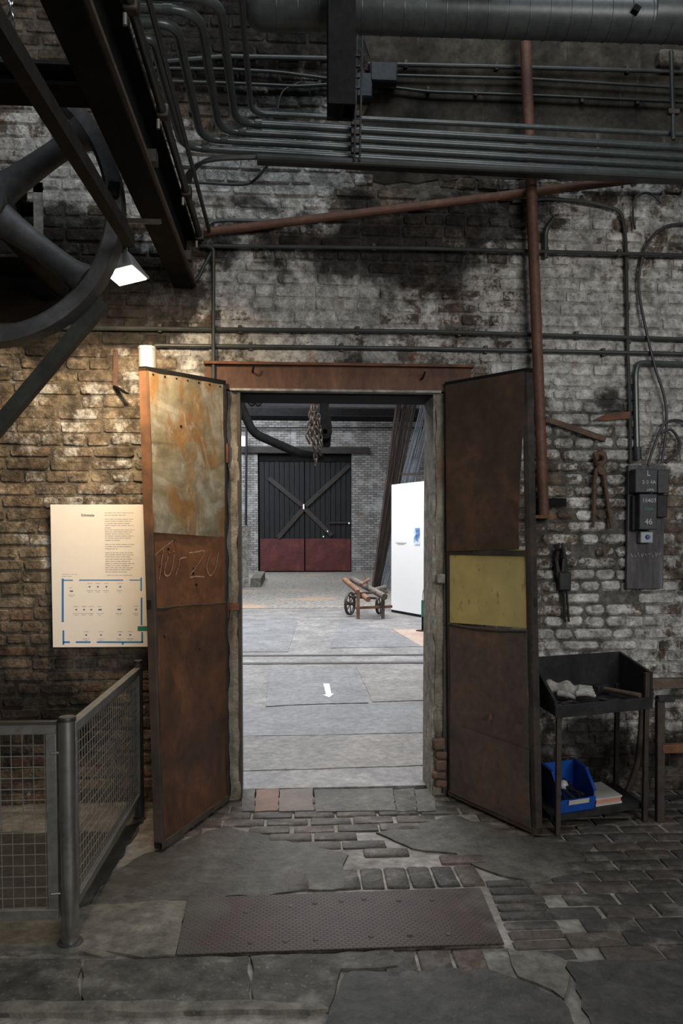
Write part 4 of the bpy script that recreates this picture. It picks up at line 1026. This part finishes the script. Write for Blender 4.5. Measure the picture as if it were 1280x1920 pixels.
# ---- meter board
mo = thing('meter_board', 'grey plank board with black electric meter boxes on the wall', 'meter board', W(1212, 1104, -.03))
Y0 = -.075
def mbx(name, x0, y0, x1, y1, d0, d1, mat, bev=.006):
    a, c = W(x0, y0, d1), W(x1, y1, d1); return B().span((a.x, -d1 if False else d1, c.z), (c.x, d0, a.z)).build(name, mat, mo, bevel=bev)
mbx('back_board', 1178, 872, 1243, 1104, -.02, -.055, M_plank, .003)
mb1 = mbx('meter_box', 1191, 879, 1232, 924, -.055, -.15, M_slate)
mb2 = mbx('meter_box', 1199, 926, 1231, 993, -.055, -.16, M_slate)
mbx('side_box', 1233, 881, 1254, 925, -.055, -.12, M_slate)
mbx('side_box', 1232, 928, 1251, 970, -.055, -.11, M_bench)
mbx('side_box', 1186, 929, 1198, 995, -.055, -.10, M_bench)
sw = mbx('switch', 1201, 997, 1224, 1018, -.055, -.11, plain('grey_switch', (.36, .40, .42), .4, 0, .06))
q = W(1214, 1007, -.112); B().ring(q, [(.0001, .014), (.012, .012), (.016, 0), (.0001, 0)], (0, -1, 0), 16).build('switch_knob', M_inkv, sw)
def chalk(s, px, py, hpx, y, mat=M_chalkw, name='chalk_mark'):
    sc = 300.; text_mesh(s, hpx / sc * 1.4, name, mat, mb1 if py < 925 else mb2, W(px, py, y - .001), (1, 0, 0), (0, 0, 1), (0, -1, 0))
chalk('L', 1212, 892, 10, -.152); chalk('2-3 4A', 1203, 907, 7, -.152); chalk('kWh', 1212, 921, 5, -.152)
chalk('16403', 1203, 942, 8, -.162); chalk('100A', 1207, 957, 6, -.162, M_chalkg); chalk('46', 1208, 983, 11, -.162)
b = B(); rn = random.Random(5)
for (x0, x1, py) in ((1183, 1240, 1040),):
    x = x0
    while x < x1: 
        pts = [W(x, py + rn.uniform(-5, 0), -.0565), W(x + 1, py + rn.uniform(0, 5), -.0565), W(x + 3.5, py + rn.uniform(-4, 4), -.0565)]; ribbon(b, pts, .0025, V((0, -1, 0))); x += 6.5
b.build('chalk_scribble', M_chalkw, mo, 0)

# ---- tongs on the wall
tg = thing('blacksmith_tongs', 'rusty blacksmith tongs hanging open with legs spread on the wall', 'tongs', W(1127, 990, -.05))
q = W(1123, 862, -.05); B().tube([W(1117, 852, -.05), W(1123, 850, -.05), W(1131, 853, -.05), W(1133, 864, -.05), W(1127, 870, -.05), W(1117, 866, -.05)], .022, 10, True).build('jaw', M_tongs, tg)
B().ring(W(1124, 884, -.05), [(.0001, -.03), (.022, -.03), (.022, .03), (.0001, .03)], (0, 1, 0), 14).build('pivot', M_tongs, tg)
B().tube([W(1130, 868, -.055), W(1118, 882, -.055), W(1114, 900, -.055), W(1114, 950, -.05), W(1111, 989, -.05)], [.018, .018, .013, .011, .010], 10).build('arm', M_tongs, tg)
B().tube([W(1117, 868, -.045), W(1130, 882, -.045), W(1133, 900, -.045), W(1140, 950, -.05), W(1146, 989, -.05)], [.018, .018, .013, .011, .011], 10).build('arm', M_tongs, tg)
B().cyl(W(1124, 862, .0), W(1124, 862, -.10), .007, 8).build('nail', M_black, tg)
t2 = thing('closed_tongs', 'black closed tongs with broad jaws hanging on the wall over the bench', 'tongs', W(1060, 1165, -.05))
for s, (a, c) in ((1, ((1048, 1018), (1059, 1166))), (-1, ((1054, 1018), (1066, 1166)))):
    B().tube([W(a[0], a[1], -.05), W(1050 + s * -8, 1050, -.05), W(1052 + s * -8, 1074, -.05), W(1056 - s * 4, 1095, -.05), W(a[0] + 8, 1112, -.05), W(c[0], c[1], -.05)], [.008, .016, .018, .014, .008, .007], 10).build('arm', M_bench, t2)
B().box(W(1057, 1090, -.055), (.082, .045, .12)).build('strap_block', M_bench, t2, bevel=.01)
B().tube([W(1043, 1050, -.07), W(1046, 1072, -.07)], [.010, .014], 8).build('jaw_insert', M_raild, t2); B().tube([W(1056, 1048, -.07), W(1055, 1072, -.07)], [.008, .013], 8).build('jaw_insert', M_raild, t2)
B().cyl(W(1050, 1030, 0), W(1050, 1030, -.1), .007, 8).build('nail', M_black, t2)

# ---- work bench
FL, FR, BR = F(1042, 1569), F(1214, 1541), F(1156, 1496)
BL = FL + BR - FR
dirx = (FR - FL).normalized(); diry = (BL - FL).normalized()
zt_ = W(1042, 1322, FL.y).z; zbk = zt_ + .20
wb = thing('tool_bench', 'black steel tool bench with a raised back against the wall', 'bench', FL)
def q_(u, v, z): p = FL + (FR - FL) * u + (BL - FL) * v; return V((p.x, p.y, z))
def quadbox(u0, u1, v0, v1, z0, z1): return B().hexa([q_(u0, v0, z0), q_(u1, v0, z0), q_(u1, v1, z0), q_(u0, v1, z0), q_(u0, v0, z1), q_(u1, v0, z1), q_(u1, v1, z1), q_(u0, v1, z1)])
for (u, v, m, ztop) in ((0, 0, M_benchleg, zt_), (1, 0, M_benchleg, zt_ + .14), (1, 1, M_bench, zt_), (0, 1, M_bench, zt_)):
    du_, dv_ = .05, .07; u0 = u - (du_ if u else 0); v0 = v - (dv_ if v else 0); quadbox(u0, u0 + du_, v0, v0 + dv_, 0, ztop).build('leg', m, wb, bevel=.003)
quadbox(-.02, 1.02, -.02, 1.02, zt_ - .06, zt_ - .04).build('tray', M_bench, wb)
quadbox(-.03, 1.02, -.04, -.01, zt_ - .07, zt_ + .0).build('front_rim', M_bench, wb, bevel=.003)
quadbox(-.03, 1.03, 1.0, 1.03, zt_ - .06, zbk).build('back_panel', M_bench, wb)
B().hexa([q_(1.0, 0, zt_ - .06), q_(1.03, 0, zt_ - .06), q_(1.03, 1.02, zt_ - .06), q_(1.0, 1.02, zt_ - .06), q_(1.0, 0, zt_ + .14), q_(1.03, 0, zt_ + .14), q_(1.03, 1.02, zbk), q_(1.0, 1.02, zbk)]).build('side_panel', M_bench, wb)
B().hexa([q_(-.03, 0, zt_ - .06), q_(0, 0, zt_ - .06), q_(0, 1.02, zt_ - .06), q_(-.03, 1.02, zt_ - .06), q_(-.03, 0, zt_ + .02), q_(0, 0, zt_ + .02), q_(0, 1.02, zbk), q_(-.03, 1.02, zbk)]).build('side_panel', M_bench, wb)
zs = .10
quadbox(-.02, .98, .12, 1.02, zs - .035, zs).build('lower_shelf', M_bench, wb)
# things on the bench
def lump(name, mat, label, cat, cpts, rad, group=None, n=10):
    return tag(B().tube(spline(cpts, 5), rad, n).build(name, mat, smooth=60), label, cat, group)
gv = thing('work_glove', 'pale dirty leather work glove lying crumpled on the bench', 'glove', q_(.22, .55, zt_))
base = q_(.20, .55, zt_ + .015)
pts = [q_(.08, .72, zt_ + .03), q_(.16, .62, zt_ + .035), q_(.26, .50, zt_ + .03), q_(.33, .42, zt_ + .02)]
B().tube(spline(pts, 4), [.045 + .012 * math.sin(i * 1.1) for i in range(13)], 10).build('palm', M_cloth, gv, 60)
for k in range(4):
    a = q_(.30, .36 + k * .09, zt_ + .02); e = q_(.47 + .03 * k, .22 + k * .14, zt_ + .008 + .004 * k)
    B().tube([a, a.lerp(e, .5) + V((0, 0, .008)), e], [.018, .016, .010], 8).build('finger', M_cloth, gv, 60)
B().tube([q_(.14, .45, zt_ + .02), q_(.20, .30, zt_ + .02), q_(.24, .22, zt_ + .01)], [.02, .017, .010], 8).build('thumb', M_cloth, gv, 60)
g2 = tag(B().tube([q_(.10, .90, zt_ + .01), q_(.14, .86, zt_ + .02), q_(.22, .84, zt_ + .01)], [.035, .04, .03], 10).build('rag', M_cloth, smooth=60), 'grey folded rag at the left end of the bench', 'rag')
hm = thing('hammer', 'hammer with a wooden handle lying on the right of the bench', 'hammer', q_(.8, .3, zt_))
B().tube([q_(.72, .75, zt_ + .0), q_(.93, .10, zt_ + .0)], [.012, .016], 10).build('handle', M_oldwood, hm); B().bar(q_(.64, .72, zt_ + .0), q_(.80, .80, zt_ + .0), .04, .04).build('head', M_bench, hm, bevel=.006)
for k in range(9):
    u = random.uniform(.1, .9); v = random.uniform(.06, .45); a = random.uniform(0, 3); c = q_(u, v, zt_ - .028); d = V((math.cos(a), math.sin(a), 0)) * random.uniform(.03, .07)
    tag(B().tube([c - d, c, c + d], [.006, .008, .012], 8).build('iron_offcut', M_steel if k % 2 else M_bench), 'small dark iron tool or offcut lying loose in the bench tray', 'iron piece', 'iron pieces in the bench tray')
# blue bin
bn = thing('storage_bin', 'blue plastic open-front storage bin on the lower bench shelf', 'bin', q_(.25, .4, zs))
def bp(x, y, z): return q_(.08, .15, zs + .002) + dirx * x + diry * y + V((0, 0, z))
w_, d_, h_, hf = .24, .32, .20, .08
def wallq(pts, off): return B().prism(pts, off)
B().prism([bp(0, 0, 0), bp(w_, 0, 0), bp(w_, d_, 0), bp(0, d_, 0)], (0, 0, .005)).build('base', M_blue, bn)
for x in (0, w_):
    B().prism([bp(x, 0, 0), bp(x, d_, 0), bp(x, d_, h_), bp(x, .13, h_), bp(x, .0, hf + .04), bp(x, 0, 0)], dirx * (.006 if x == 0 else -.006)).build('side', M_blue, bn)
    B().bar(bp(x, .12, h_), bp(x, d_, h_), .018, .012).build('side_rim', M_blue, bn)
    B().bar(bp(x, .0, hf + .03), bp(x, .13, h_), .018, .012).build('side_rim', M_blue, bn)
B().prism([bp(0, d_, 0), bp(w_, d_, 0), bp(w_, d_, h_), bp(0, d_, h_)], -diry * .006).build('back', M_blue, bn)
B().prism([bp(0, 0, 0), bp(w_, 0, 0), bp(w_, -.02, hf), bp(0, -.02, hf)], diry * .006).build('front', M_blue, bn)
B().prism([bp(.05, -.021, hf - .03), bp(.19, -.021, hf - .03), bp(.19, -.027, hf - .002), bp(.05, -.027, hf - .002)], -diry * .002).build('label_strip', M_paper, bn)
q = bp(.10, .18, .10); B_ = B().ring(q, [(.0001, .03), (.02, .022), (.03, 0), (.022, -.02), (.0001, -.03)], (0, 0, 1), 16)
tag(B_.build('glass_knob', plain('clear_grey_knob', (.45, .46, .47), .15, 0, .1), smooth=60), 'round pale knob among tools in the blue bin', 'knob')
for k in range(6):
    a = bp(.04 + .03 * k, .05, .02 + .01 * k); e = bp(.03 + .035 * ((k * 2) % 5), .26, .06 + .012 * k)
    tag(B().tube([a, e], [.010, .006], 8).build('hand_tool', M_bench if k % 3 else M_steel), 'dark hand tool lying in the blue bin', 'tool', 'hand tools in the blue bin')
def bk(x, y, z): return q_(.08, .15, zs + .002) + dirx * (x + .26) + diry * (y + .02) + V((0, 0, z))
bo = thing('book', 'grey covered book with salmon page edge beside the blue bin', 'book', bk(0, 0, 0))
for z0, z1, m, nm, g in ((0, .012, M_paper, 'cover', 0), (.012, .038, M_salmon, 'pages', .006), (.038, .046, M_paper, 'cover', 0)):
    B().hexa([bk(g, g, z0), bk(.19 - g, g, z0), bk(.17 - g, .27 - g, z0), bk(.0 + g, .27 - g, z0), bk(g, g, z1), bk(.19 - g, g, z1), bk(.17 - g, .27 - g, z1), bk(.0 + g, .27 - g, z1)]).build(nm, m, bo)

# ---- stand at the right edge of the frame
SP = F(1236, 1540)
ss = thing('iron_stand', 'brown iron stand with cross bars beside the tool bench', 'stand', SP)
zt3 = W(1236, 1310, SP.y).z
B().bar(SP, V((SP.x - .01, SP.y, zt3)), .045, .04, (0, 1, 0)).build('upright', M_benchleg, ss, bevel=.003)
B().bar(V((SP.x - .03, SP.y, zt3)), V((SP.x + .07, SP.y, zt3 + .0)), .05, .035).build('head_bar', M_bench, ss, bevel=.005)
z1_ = W(1260, 1403, SP.y).z; B().bar(V((SP.x, SP.y, z1_)), V((SP.x + .75, SP.y, z1_ + .01)), .05, .05).build('cross_bar', M_rust, ss, bevel=.004)
B().bar(V((SP.x + .72, SP.y, 0)), V((SP.x + .72, SP.y, zt3)), .045, .04, (0, 1, 0)).build('upright', M_benchleg, ss, bevel=.003)
a = W(1216, 1281, -.14); tag1(B().bar(a, W(1480, 1276, -.14), .05, .06), 'wall_shelf_bar', M_oldwood, 'dark wooden bar fixed along the wall above the iron stand', 'bar')
lg = F(1170, 1500); tag1(B().tube(spline([V((lg.x, lg.y, .02)), W(1192, 1440, lg.y), W(1200, 1380, lg.y), W(1203, 1330, lg.y)]), .018, 10), 'bent_rod', M_benchleg, 'bent brown rod leaning behind the bench leg', 'rod')
tag1(B().tube(spline([F(1225, 1503, .02), F(1260, 1495, .02), F(1300, 1490, .02), F(1380, 1500, .02)]), .009, 8), 'floor_cable', M_cable, 'black cable lying on the floor behind the iron stand', 'cable')

# ---- short chain and cables at the top of the picture
hc = thing('hanging_chain', 'short steel chain hanging at the top beside the strut', 'chain', W(20, 50, -2.2))
for k in range(6):
    c = W(20, -60 + k * 19, -2.2); a = k % 2; e = V((1, 0, 0)) if a else V((0, 1, 0))
    B().tube([c + e * math.cos(t) * .008 + V((0, 0, math.sin(t) * .022)) for t in [i * math.pi / 6 for i in range(12)]], .0035, 6, True).build('link', M_stain, hc)
B().cyl(W(23, 42, -2.2), W(23, 56, -2.2), .010, 8).build('end_bolt', M_stain, hc)
for k in range(3):
    gz_ = zb
    pts = [W(246 + 6 * k, -40, -1.75), W(247 + 6 * k, 20, -1.75), W(244 + 5 * k, 55, -1.75), W(240 + 5 * k, 85, -1.72), W(256 + 5 * k, 130, -1.45), W(275 + 4 * k, 160, -1.25)]
    tag1(B().tube(spline(pts), .0085, 8), 'hanging_cable', M_conduitd, ['left', 'middle', 'right'][k] + ' one of three glossy cables dropping over the girder conduits', 'cable', 'cables dropping over the girder')

# ================================================================== FAR HALL CONTENTS
GY = FY1 + .12
GM = W(571, 950, FY1).x; zr = W(571, 1010, FY1).z
def gate(x0, x1, label, br):
    t = thing('plank_gate', label, 'gate', ((x0 + x1) / 2, GY, 0)); n = 9; w_ = (x1 - x0) / n
    for k in range(n):
        B().span((x0 + k * w_ + .012, GY + jit(.012), .05), (x0 + (k + 1) * w_ - .012, GY + .06, GT - .03)).build('board', M_woodd, t, 0)
    B().span((x0, GY + .06, .05), (x1, GY + .08, GT - .03)).build('backing', M_black, t, 0)
    B().span((x0 + .03, GY - .03, .05), (x1 - .015, GY - .013, zr)).build('red_plate', M_redp, t, 0, label='red painted steel plate')
    B().span((x0, GY - .03, GT - .35), (x1, GY - .012, GT - .03)).build('top_rail', M_black, t, 0)
    for (a, c) in br: B().bar(W(*a, GY - .06), W(*c, GY - .06), .20, .05, (0, 1, 0)) if False else B().bar(W(*a, GY - .05), W(*c, GY - .05), .06, .19, (0, 0, 1)).build('brace', M_woodb, t, 0)
    return t
g1 = gate(GL + .06, GM - .01, 'left half of the dark plank gate in the far end wall', (((503, 896), (569, 950)), ((521, 1008), (569, 953))))
g2 = gate(GM + .01, GR - .02, 'right half of the dark plank gate in the far end wall', (((573, 948), (655, 872)), ((573, 955), (622, 1004))))
for (px, py, w_, h_) in ((569, 950, .05, .20), (654, 981, .04, .06), (614, 996, .04, .04), (606, 1006, .04, .04)):
    q = W(px, py, GY - .085); B().box(q, (w_, .01, h_)).build('glow_sliver', M_daylight, g1 if px < 571 else g2, 0)  # glowing slivers stand in for daylight between the boards
q = W(640, 980, GY - .06); B().box(q, (1.0, .04, .07)).build('latch_bar', M_woodb, g2, 0)
B().span((GL - .9, FY1 - .12, GT), (GR + .75, FY1 + .02, W(570, 838, FY1).z)).build('gate_lintel', M_woodb, wf, 0)
for (y0p, y1p, yy_, m, lab) in ((750, 763, 22.4, M_greybeam, 'grey roof beam crossing the far hall'), (765, 781, 23.4, plain('sooty_roof_beam', (.055, .055, .058), .7, 0, .3), 'dark sooty roof beam behind the grey one in the far hall')):
    a, c = W(640, y0p, yy_), W(640, y1p, yy_); tag1(B().span((FX0, yy_, c.z), (FX1, yy_ + .2, a.z)), 'roof_beam', m, lab, 'beam')
a = W(640, 785, 23.4); tag1(B().span((FX0, 23.3, a.z - .05), (FX1, 23.7, a.z + .05)), 'roof_rail', M_black, 'black rail under the dark roof beam in the far hall', 'beam')
tag1(B().cyl(W(300, 802, 29.8), W(1000, 802, 29.8), .035, 8), 'wall_wire', M_cable, 'thin black line along the far brick wall above the gate', 'cable')
tag1(B().tube(fillet([V((W(425, 690, 17).x - .3, 17, FZ + .0)), W(425, 690, 17), W(448, 752, 17), W(474, 812, 17), W(560, 850, 17.5), W(600, 856, 19)], .25, 5), .12, 16), 'bent_flue', M_black, 'thick black bent flue pipe under the roof of the far hall', 'pipe')
tag1(B().tube([W(462, 800, 29.7), W(461, 985, 29.7)], .05, 8), 'down_pipe', M_cable, 'dark downpipe on the far wall beside the gate', 'pipe')
q = W(456, 829, 29.95); 
wn_ = struct(B().box(q, (.26, .06, .5)).build('window_1', M_daylight, None, 0)); wn_['label'] = 'small daylit window high in the far wall'
bq = F(461, 1100); zt4 = W(461, 988, bq.y).z
tag1(B().hexa([bq + V((-.5, 0, 0)), bq + V((.07, 0, 0)), bq + V((.07, .06, 0)), bq + V((-.5, .06, 0)), bq + V((-.5, .2, zt4)), bq + V((.13, .2, zt4)), bq + V((.13, .26, zt4)), bq + V((-.5, .26, zt4))]), 'leaning_board', M_concj, 'pale board leaning at the left side of the far hall', 'board')
k0 = F(470, 1100); tag1(B().span((bq.x + .15, k0.y - .2, 0), (bq.x + .48, k0.y + 4.5, .28)), 'kerb_block', M_patchl, 'long low kerb block before the pale leaning board', 'block', bevel=.02)
# chains
CYp = 8.5
hb_ = thing('chain_hoist', 'black hoist block hanging under the roof behind the chains', 'hoist', W(608, 840, CYp + .25))
a, c = W(596, 735, CYp + .25), W(622, 838, CYp + .25)
B().prism([V((x, CYp + .2, z)) for x, z in ((a.x + .02, 7.0), (c.x - .06, 7.0), (c.x - .05, a.z - .3), (c.x, c.z + .35), (c.x - .03, c.z), (a.x + .06, c.z), (a.x, c.z + .3), (a.x + .02, a.z - .3))], (0, .2, 0)).build('body', M_black, hb_, bevel=.02)
B().ring(V(((a.x + c.x) / 2, CYp + .18, c.z + .25)), [(.04, -.03), (.12, -.03), (.12, .03), (.04, .03)], (0, 1, 0), 20).build('sheave', M_black, hb_)
tag1(B().span((FX0, CYp - .1, 7.0), (FX1, CYp + .4, 7.3)), 'crane_beam', M_black, 'black crane beam carrying the hoist and chains', 'beam')
B().cyl(W(588, 700, CYp) + V((0, .15, 0)), V((W(588, 700, CYp).x, CYp + .15, 7.0)), .02, 6).build('chain_hook', M_black, hb_)
lk = B(); LL, LW = .060, .028
ch_me = None
def chain_link(c, tdir, flip, par):
    e = tdir.orthogonal().normalized(); e = e if not flip else tdir.cross(e)
    e = V((1, .3, 0)).normalized() if not flip else V((-.3, 1, 0)).normalized()
    pts = []
    for i in range(10):
        t = 2 * math.pi * i / 10; pts.append(c + e * math.cos(t) * LW * (1.0) + tdir * math.sin(t) * LL)
    B().tube(pts, .014, 5, True).build('link', M_chainrust, par, 60)
M_chainrust = mottled('rusty_chain', [(.3, (.045, .032, .025)), (.7, (.13, .095, .072))], 8, 5, .6, .2)
strands = [[(583, 742), (581, 790), (576, 815), (580, 832)], [(588, 742), (586, 800), (590, 840), (592, 870)], [(594, 742), (592, 790), (596, 830), (600, 848)], [(586, 765), (584, 815), (590, 836)], [(596, 770), (600, 815), (604, 838)]]
chn = thing('hanging_chains', 'bundle of thick rusty chains hanging in the far hall before the plank gate', 'chain', W(590, 870, CYp))
for si, stn in enumerate(strands):
    P = spline([W(x, y, CYp + (si % 3 - 1) * .06) for x, y in stn], 12)
    if si < 3: P = [V((P[0].x, P[0].y, P[0].z + (7.22 - P[0].z) * (1 - k_ / 12))) for k_ in range(12)] + P
    acc = 0; k = 0
    for i in range(1, len(P)):
        acc += (P[i] - P[i - 1]).length
        while acc >= LL * 1.5:
            acc -= LL * 1.5; chain_link(P[i], (P[i] - P[i - 1]).normalized(), k % 2, chn); k += 1
for px in (472, 484):
    q = W(px, 742, 12); tag1(B().tube(spline([q + V((0, 0, 1.5)), q, q + V((.06, 0, -.12)), q + V((0, 0, -.2)), q + V((-.08, 0, -.12))]), .03, 8), 'roof_hook', M_black, 'black hook hanging near the flue pipe, ' + ('nearer the jamb' if px == 472 else 'nearer the chains'), 'hook')
# exhibition panel
pbl, pbr = F(733, 1147), F(799, 1159)
ex = (pbr - pbl).normalized(); pn = V((ex.y, -ex.x, 0)); zt5 = W(731, 909, pbl.y).z; zb5 = .12
pe = thing('exhibition_panel', 'tall white exhibition panel standing in the far hall', 'panel', pbl)
wid = 2.0
def ep(u, z, o=0.): return V((pbl.x, pbl.y, 0)) + ex * u + pn * o + V((0, 0, z))
B().prism([ep(0, .0), ep(wid, .0), ep(wid, zt5), ep(0, zt5)], -pn * .08).build('panel', M_panelw, pe, 0, bevel=.004)
B().prism([ep(0.02, -.0, .004), ep(wid, .0, .004), ep(wid, .05, .004), ep(.02, .05, .004)], pn * .004).build('painted_shadow', M_black, pe, 0)  # black strip stands in for the shade along the panel foot
def eu(px, py):
    d = ray(px, py); t = (pbl - CAM).dot(pn) / d.dot(pn); p = CAM + d * t; return (p - V((pbl.x, pbl.y, 0))).dot(ex), p.z
(u0, z0), (u1, z1) = eu(776, 1022), eu(787, 990)
B().prism([ep(u0, z0, .003), ep(u1, z0, .003), ep(u1, z1, .003), ep(u0, z1, .003)], pn * .003).build('photo_print', mottled('blue_print', [(.4, (.82, .86, .92)), (.5, (.20, .36, .70)), (.65, (.05, .11, .30))], 7, 3, .5, 0, 0), pe, 0)
b = B()
for py, x0p, x1p in ((1018, 742, 762), (1020, 745, 758)):
    (u0, z0), (u1, z1) = eu(x0p, py), eu(x1p, py); b.add([ep(u0, z0 - .01, .003), ep(u1, z0 - .01, .003), ep(u1, z0 + .01, .003), ep(u0, z0 + .01, .003)], [(0, 1, 2, 3)])
b.build('caption_text', M_inkg, pe, 0)
# green stand sign
gs = F(792, 1183); sg = thing('stand_sign', 'small green sign on a black stand beside the white panel', 'sign', gs)
za, zb_ = W(792, 1158, gs.y).z, W(792, 1125, gs.y).z
B().cyl(gs, V((gs.x, gs.y, za + .02)), .02, 10).build('stem', M_black, sg)
B().box(gs + V((.06, 0, (za + zb_) / 2)), (.17, .025, zb_ - za)).build('plate', plain('sign_green', (.02, .20, .14), .5, 0, .06), sg, bevel=.004)
zc_ = W(795, 1097, gs.y).z
B().tube(spline([V((gs.x + .0, gs.y, zb_)), V((gs.x + .005, gs.y, zb_ + .14)), V((gs.x + .06, gs.y, zc_)), V((gs.x + .12, gs.y, zb_ + .14)), V((gs.x + .12, gs.y, zb_))]), .006, 8).build('wire_loop', M_stain, sg)
B().ring(gs, [(.0001, .02), (.12, .01), (.12, 0), (.0001, 0)], (0, 0, 1), 20).build('foot', M_black, sg)
# hand cart with logs
cy_ = F(672, 1160).y
ca = thing('wooden_cart', 'old orange-brown wooden hand cart standing by the leaning bars', 'cart', F(690, 1160))
def cw(px, py, dy=0.): return W(px, py, cy_ + dy)
for px in (671, 718):
    p = F(px + 1, 1161); B().bar(V((p.x, cy_, 0)), cw(px, 1106), .065, .06, (0, 1, 0)).build('leg', M_cart if px == 671 else M_cartd, ca, 0)
B().bar(cw(666, 1140, .02), cw(735, 1137, .02), .06, .05).build('cross_rail', M_cart, ca, 0)
B().bar(cw(663, 1113, .05), cw(727, 1110, .05), .06, .05).build('cross_rail', M_cartd, ca, 0)
for (a, c, r, m) in (((646, 1087, 1.4), (690, 1124, -.25), .055, M_cart), ((660, 1086, 1.4), (721, 1119, -.25), .065, M_cartd), ((700, 1108, .3), (722, 1102, .4), .06, M_cartd)):
    B().tube([cw(a[0], a[1], a[2]), cw(c[0], c[1], c[2])], r, 12).build('shaft', m, ca)
B().tube([cw(676, 1096, .3), cw(692, 1086, .6)], .03, 8).build('stake', M_cart, ca); B().tube([cw(688, 1094, .6), cw(680, 1068, .7)], .018, 8).build('stake', M_cartd, ca)
for (px, py, dy, rr_) in ((656, 1119, .5, .24), (712, 1128, .6, .20)):
    c = cw(px, py, dy); c.z = rr_ + .02; wl = B().ring(c, [(rr_, -.025), (rr_, .025), (rr_ - .035, .025), (rr_ - .035, -.025)], (1, -.55, 0), 28).build('wheel', M_rod, ca)
    ax = V((1, -.55, 0)).normalized(); e1 = ax.orthogonal().normalized(); e2 = ax.cross(e1)
    for k in range(6): d = e1 * math.cos(k * math.pi / 3) + e2 * math.sin(k * math.pi / 3); B().cyl(c, c + d * (rr_ - .02), .012, 6).build('wheel_spoke', M_rod, wl)
    B().cyl(c - ax * .06, c + ax * .06, .035, 10).build('wheel_hub', M_rod, wl)
B().cyl(cw(656, 1119, .5), cw(712, 1122, .6), .025, 8).build('axle', M_rod, ca)
# bars leaning on the right wall
rn = random.Random(11)
for k in range(34):
    grey = k >= 24
    t = k / 23 if not grey else (k - 24) / 9
    if not grey:
        bx_, by_ = 697 + 12 * t + rn.uniform(-2, 2), 1143 + rn.uniform(-4, 4); tx, ty = 742 + 38 * t + rn.uniform(-3, 3), 752 + rn.uniform(-15, 8); yb = 17.6 - .4 * t
    else:
        bx_, by_ = 702 + 26 * t + rn.uniform(-2, 2), 1140 + rn.uniform(-3, 3); tx, ty = 792 + 20 * t + rn.uniform(-3, 3), 752 + rn.uniform(-10, 10); yb = 17.2
    yk = 17.3 + .07 * k; p0 = W(bx_, by_, yk); p0.z = .02; p1 = W(tx, ty, yk + 1.4)      # each bar leans in a plane of its own
    lab = 'long thin grey steel bar in the leaning stack behind the white panel' if grey else 'long thin rust-brown steel bar in the leaning stack behind the white panel'
    tag1(B().tube([p0, p1], rn.uniform(.018, .030), 7), 'steel_bar', M_rodg if grey else M_rod, lab, 'steel bar', 'grey bars in the leaning stack' if grey else 'brown bars in the leaning stack')
rk = thing('bar_rack', 'horizontal iron rack bar holding the leaning steel bars upright', 'rack', F(880, 1140))
B().bar(W(752, 889, 17.85), W(960, 886, 17.85), .06, .06).build('rail', M_rod, rk)
q = W(952, 886, 17.85); B().bar(V((q.x, 17.85, 0)), V((q.x, 17.85, q.z + .1)), .08, .08, (0, 1, 0)).build('post', M_rod, rk)
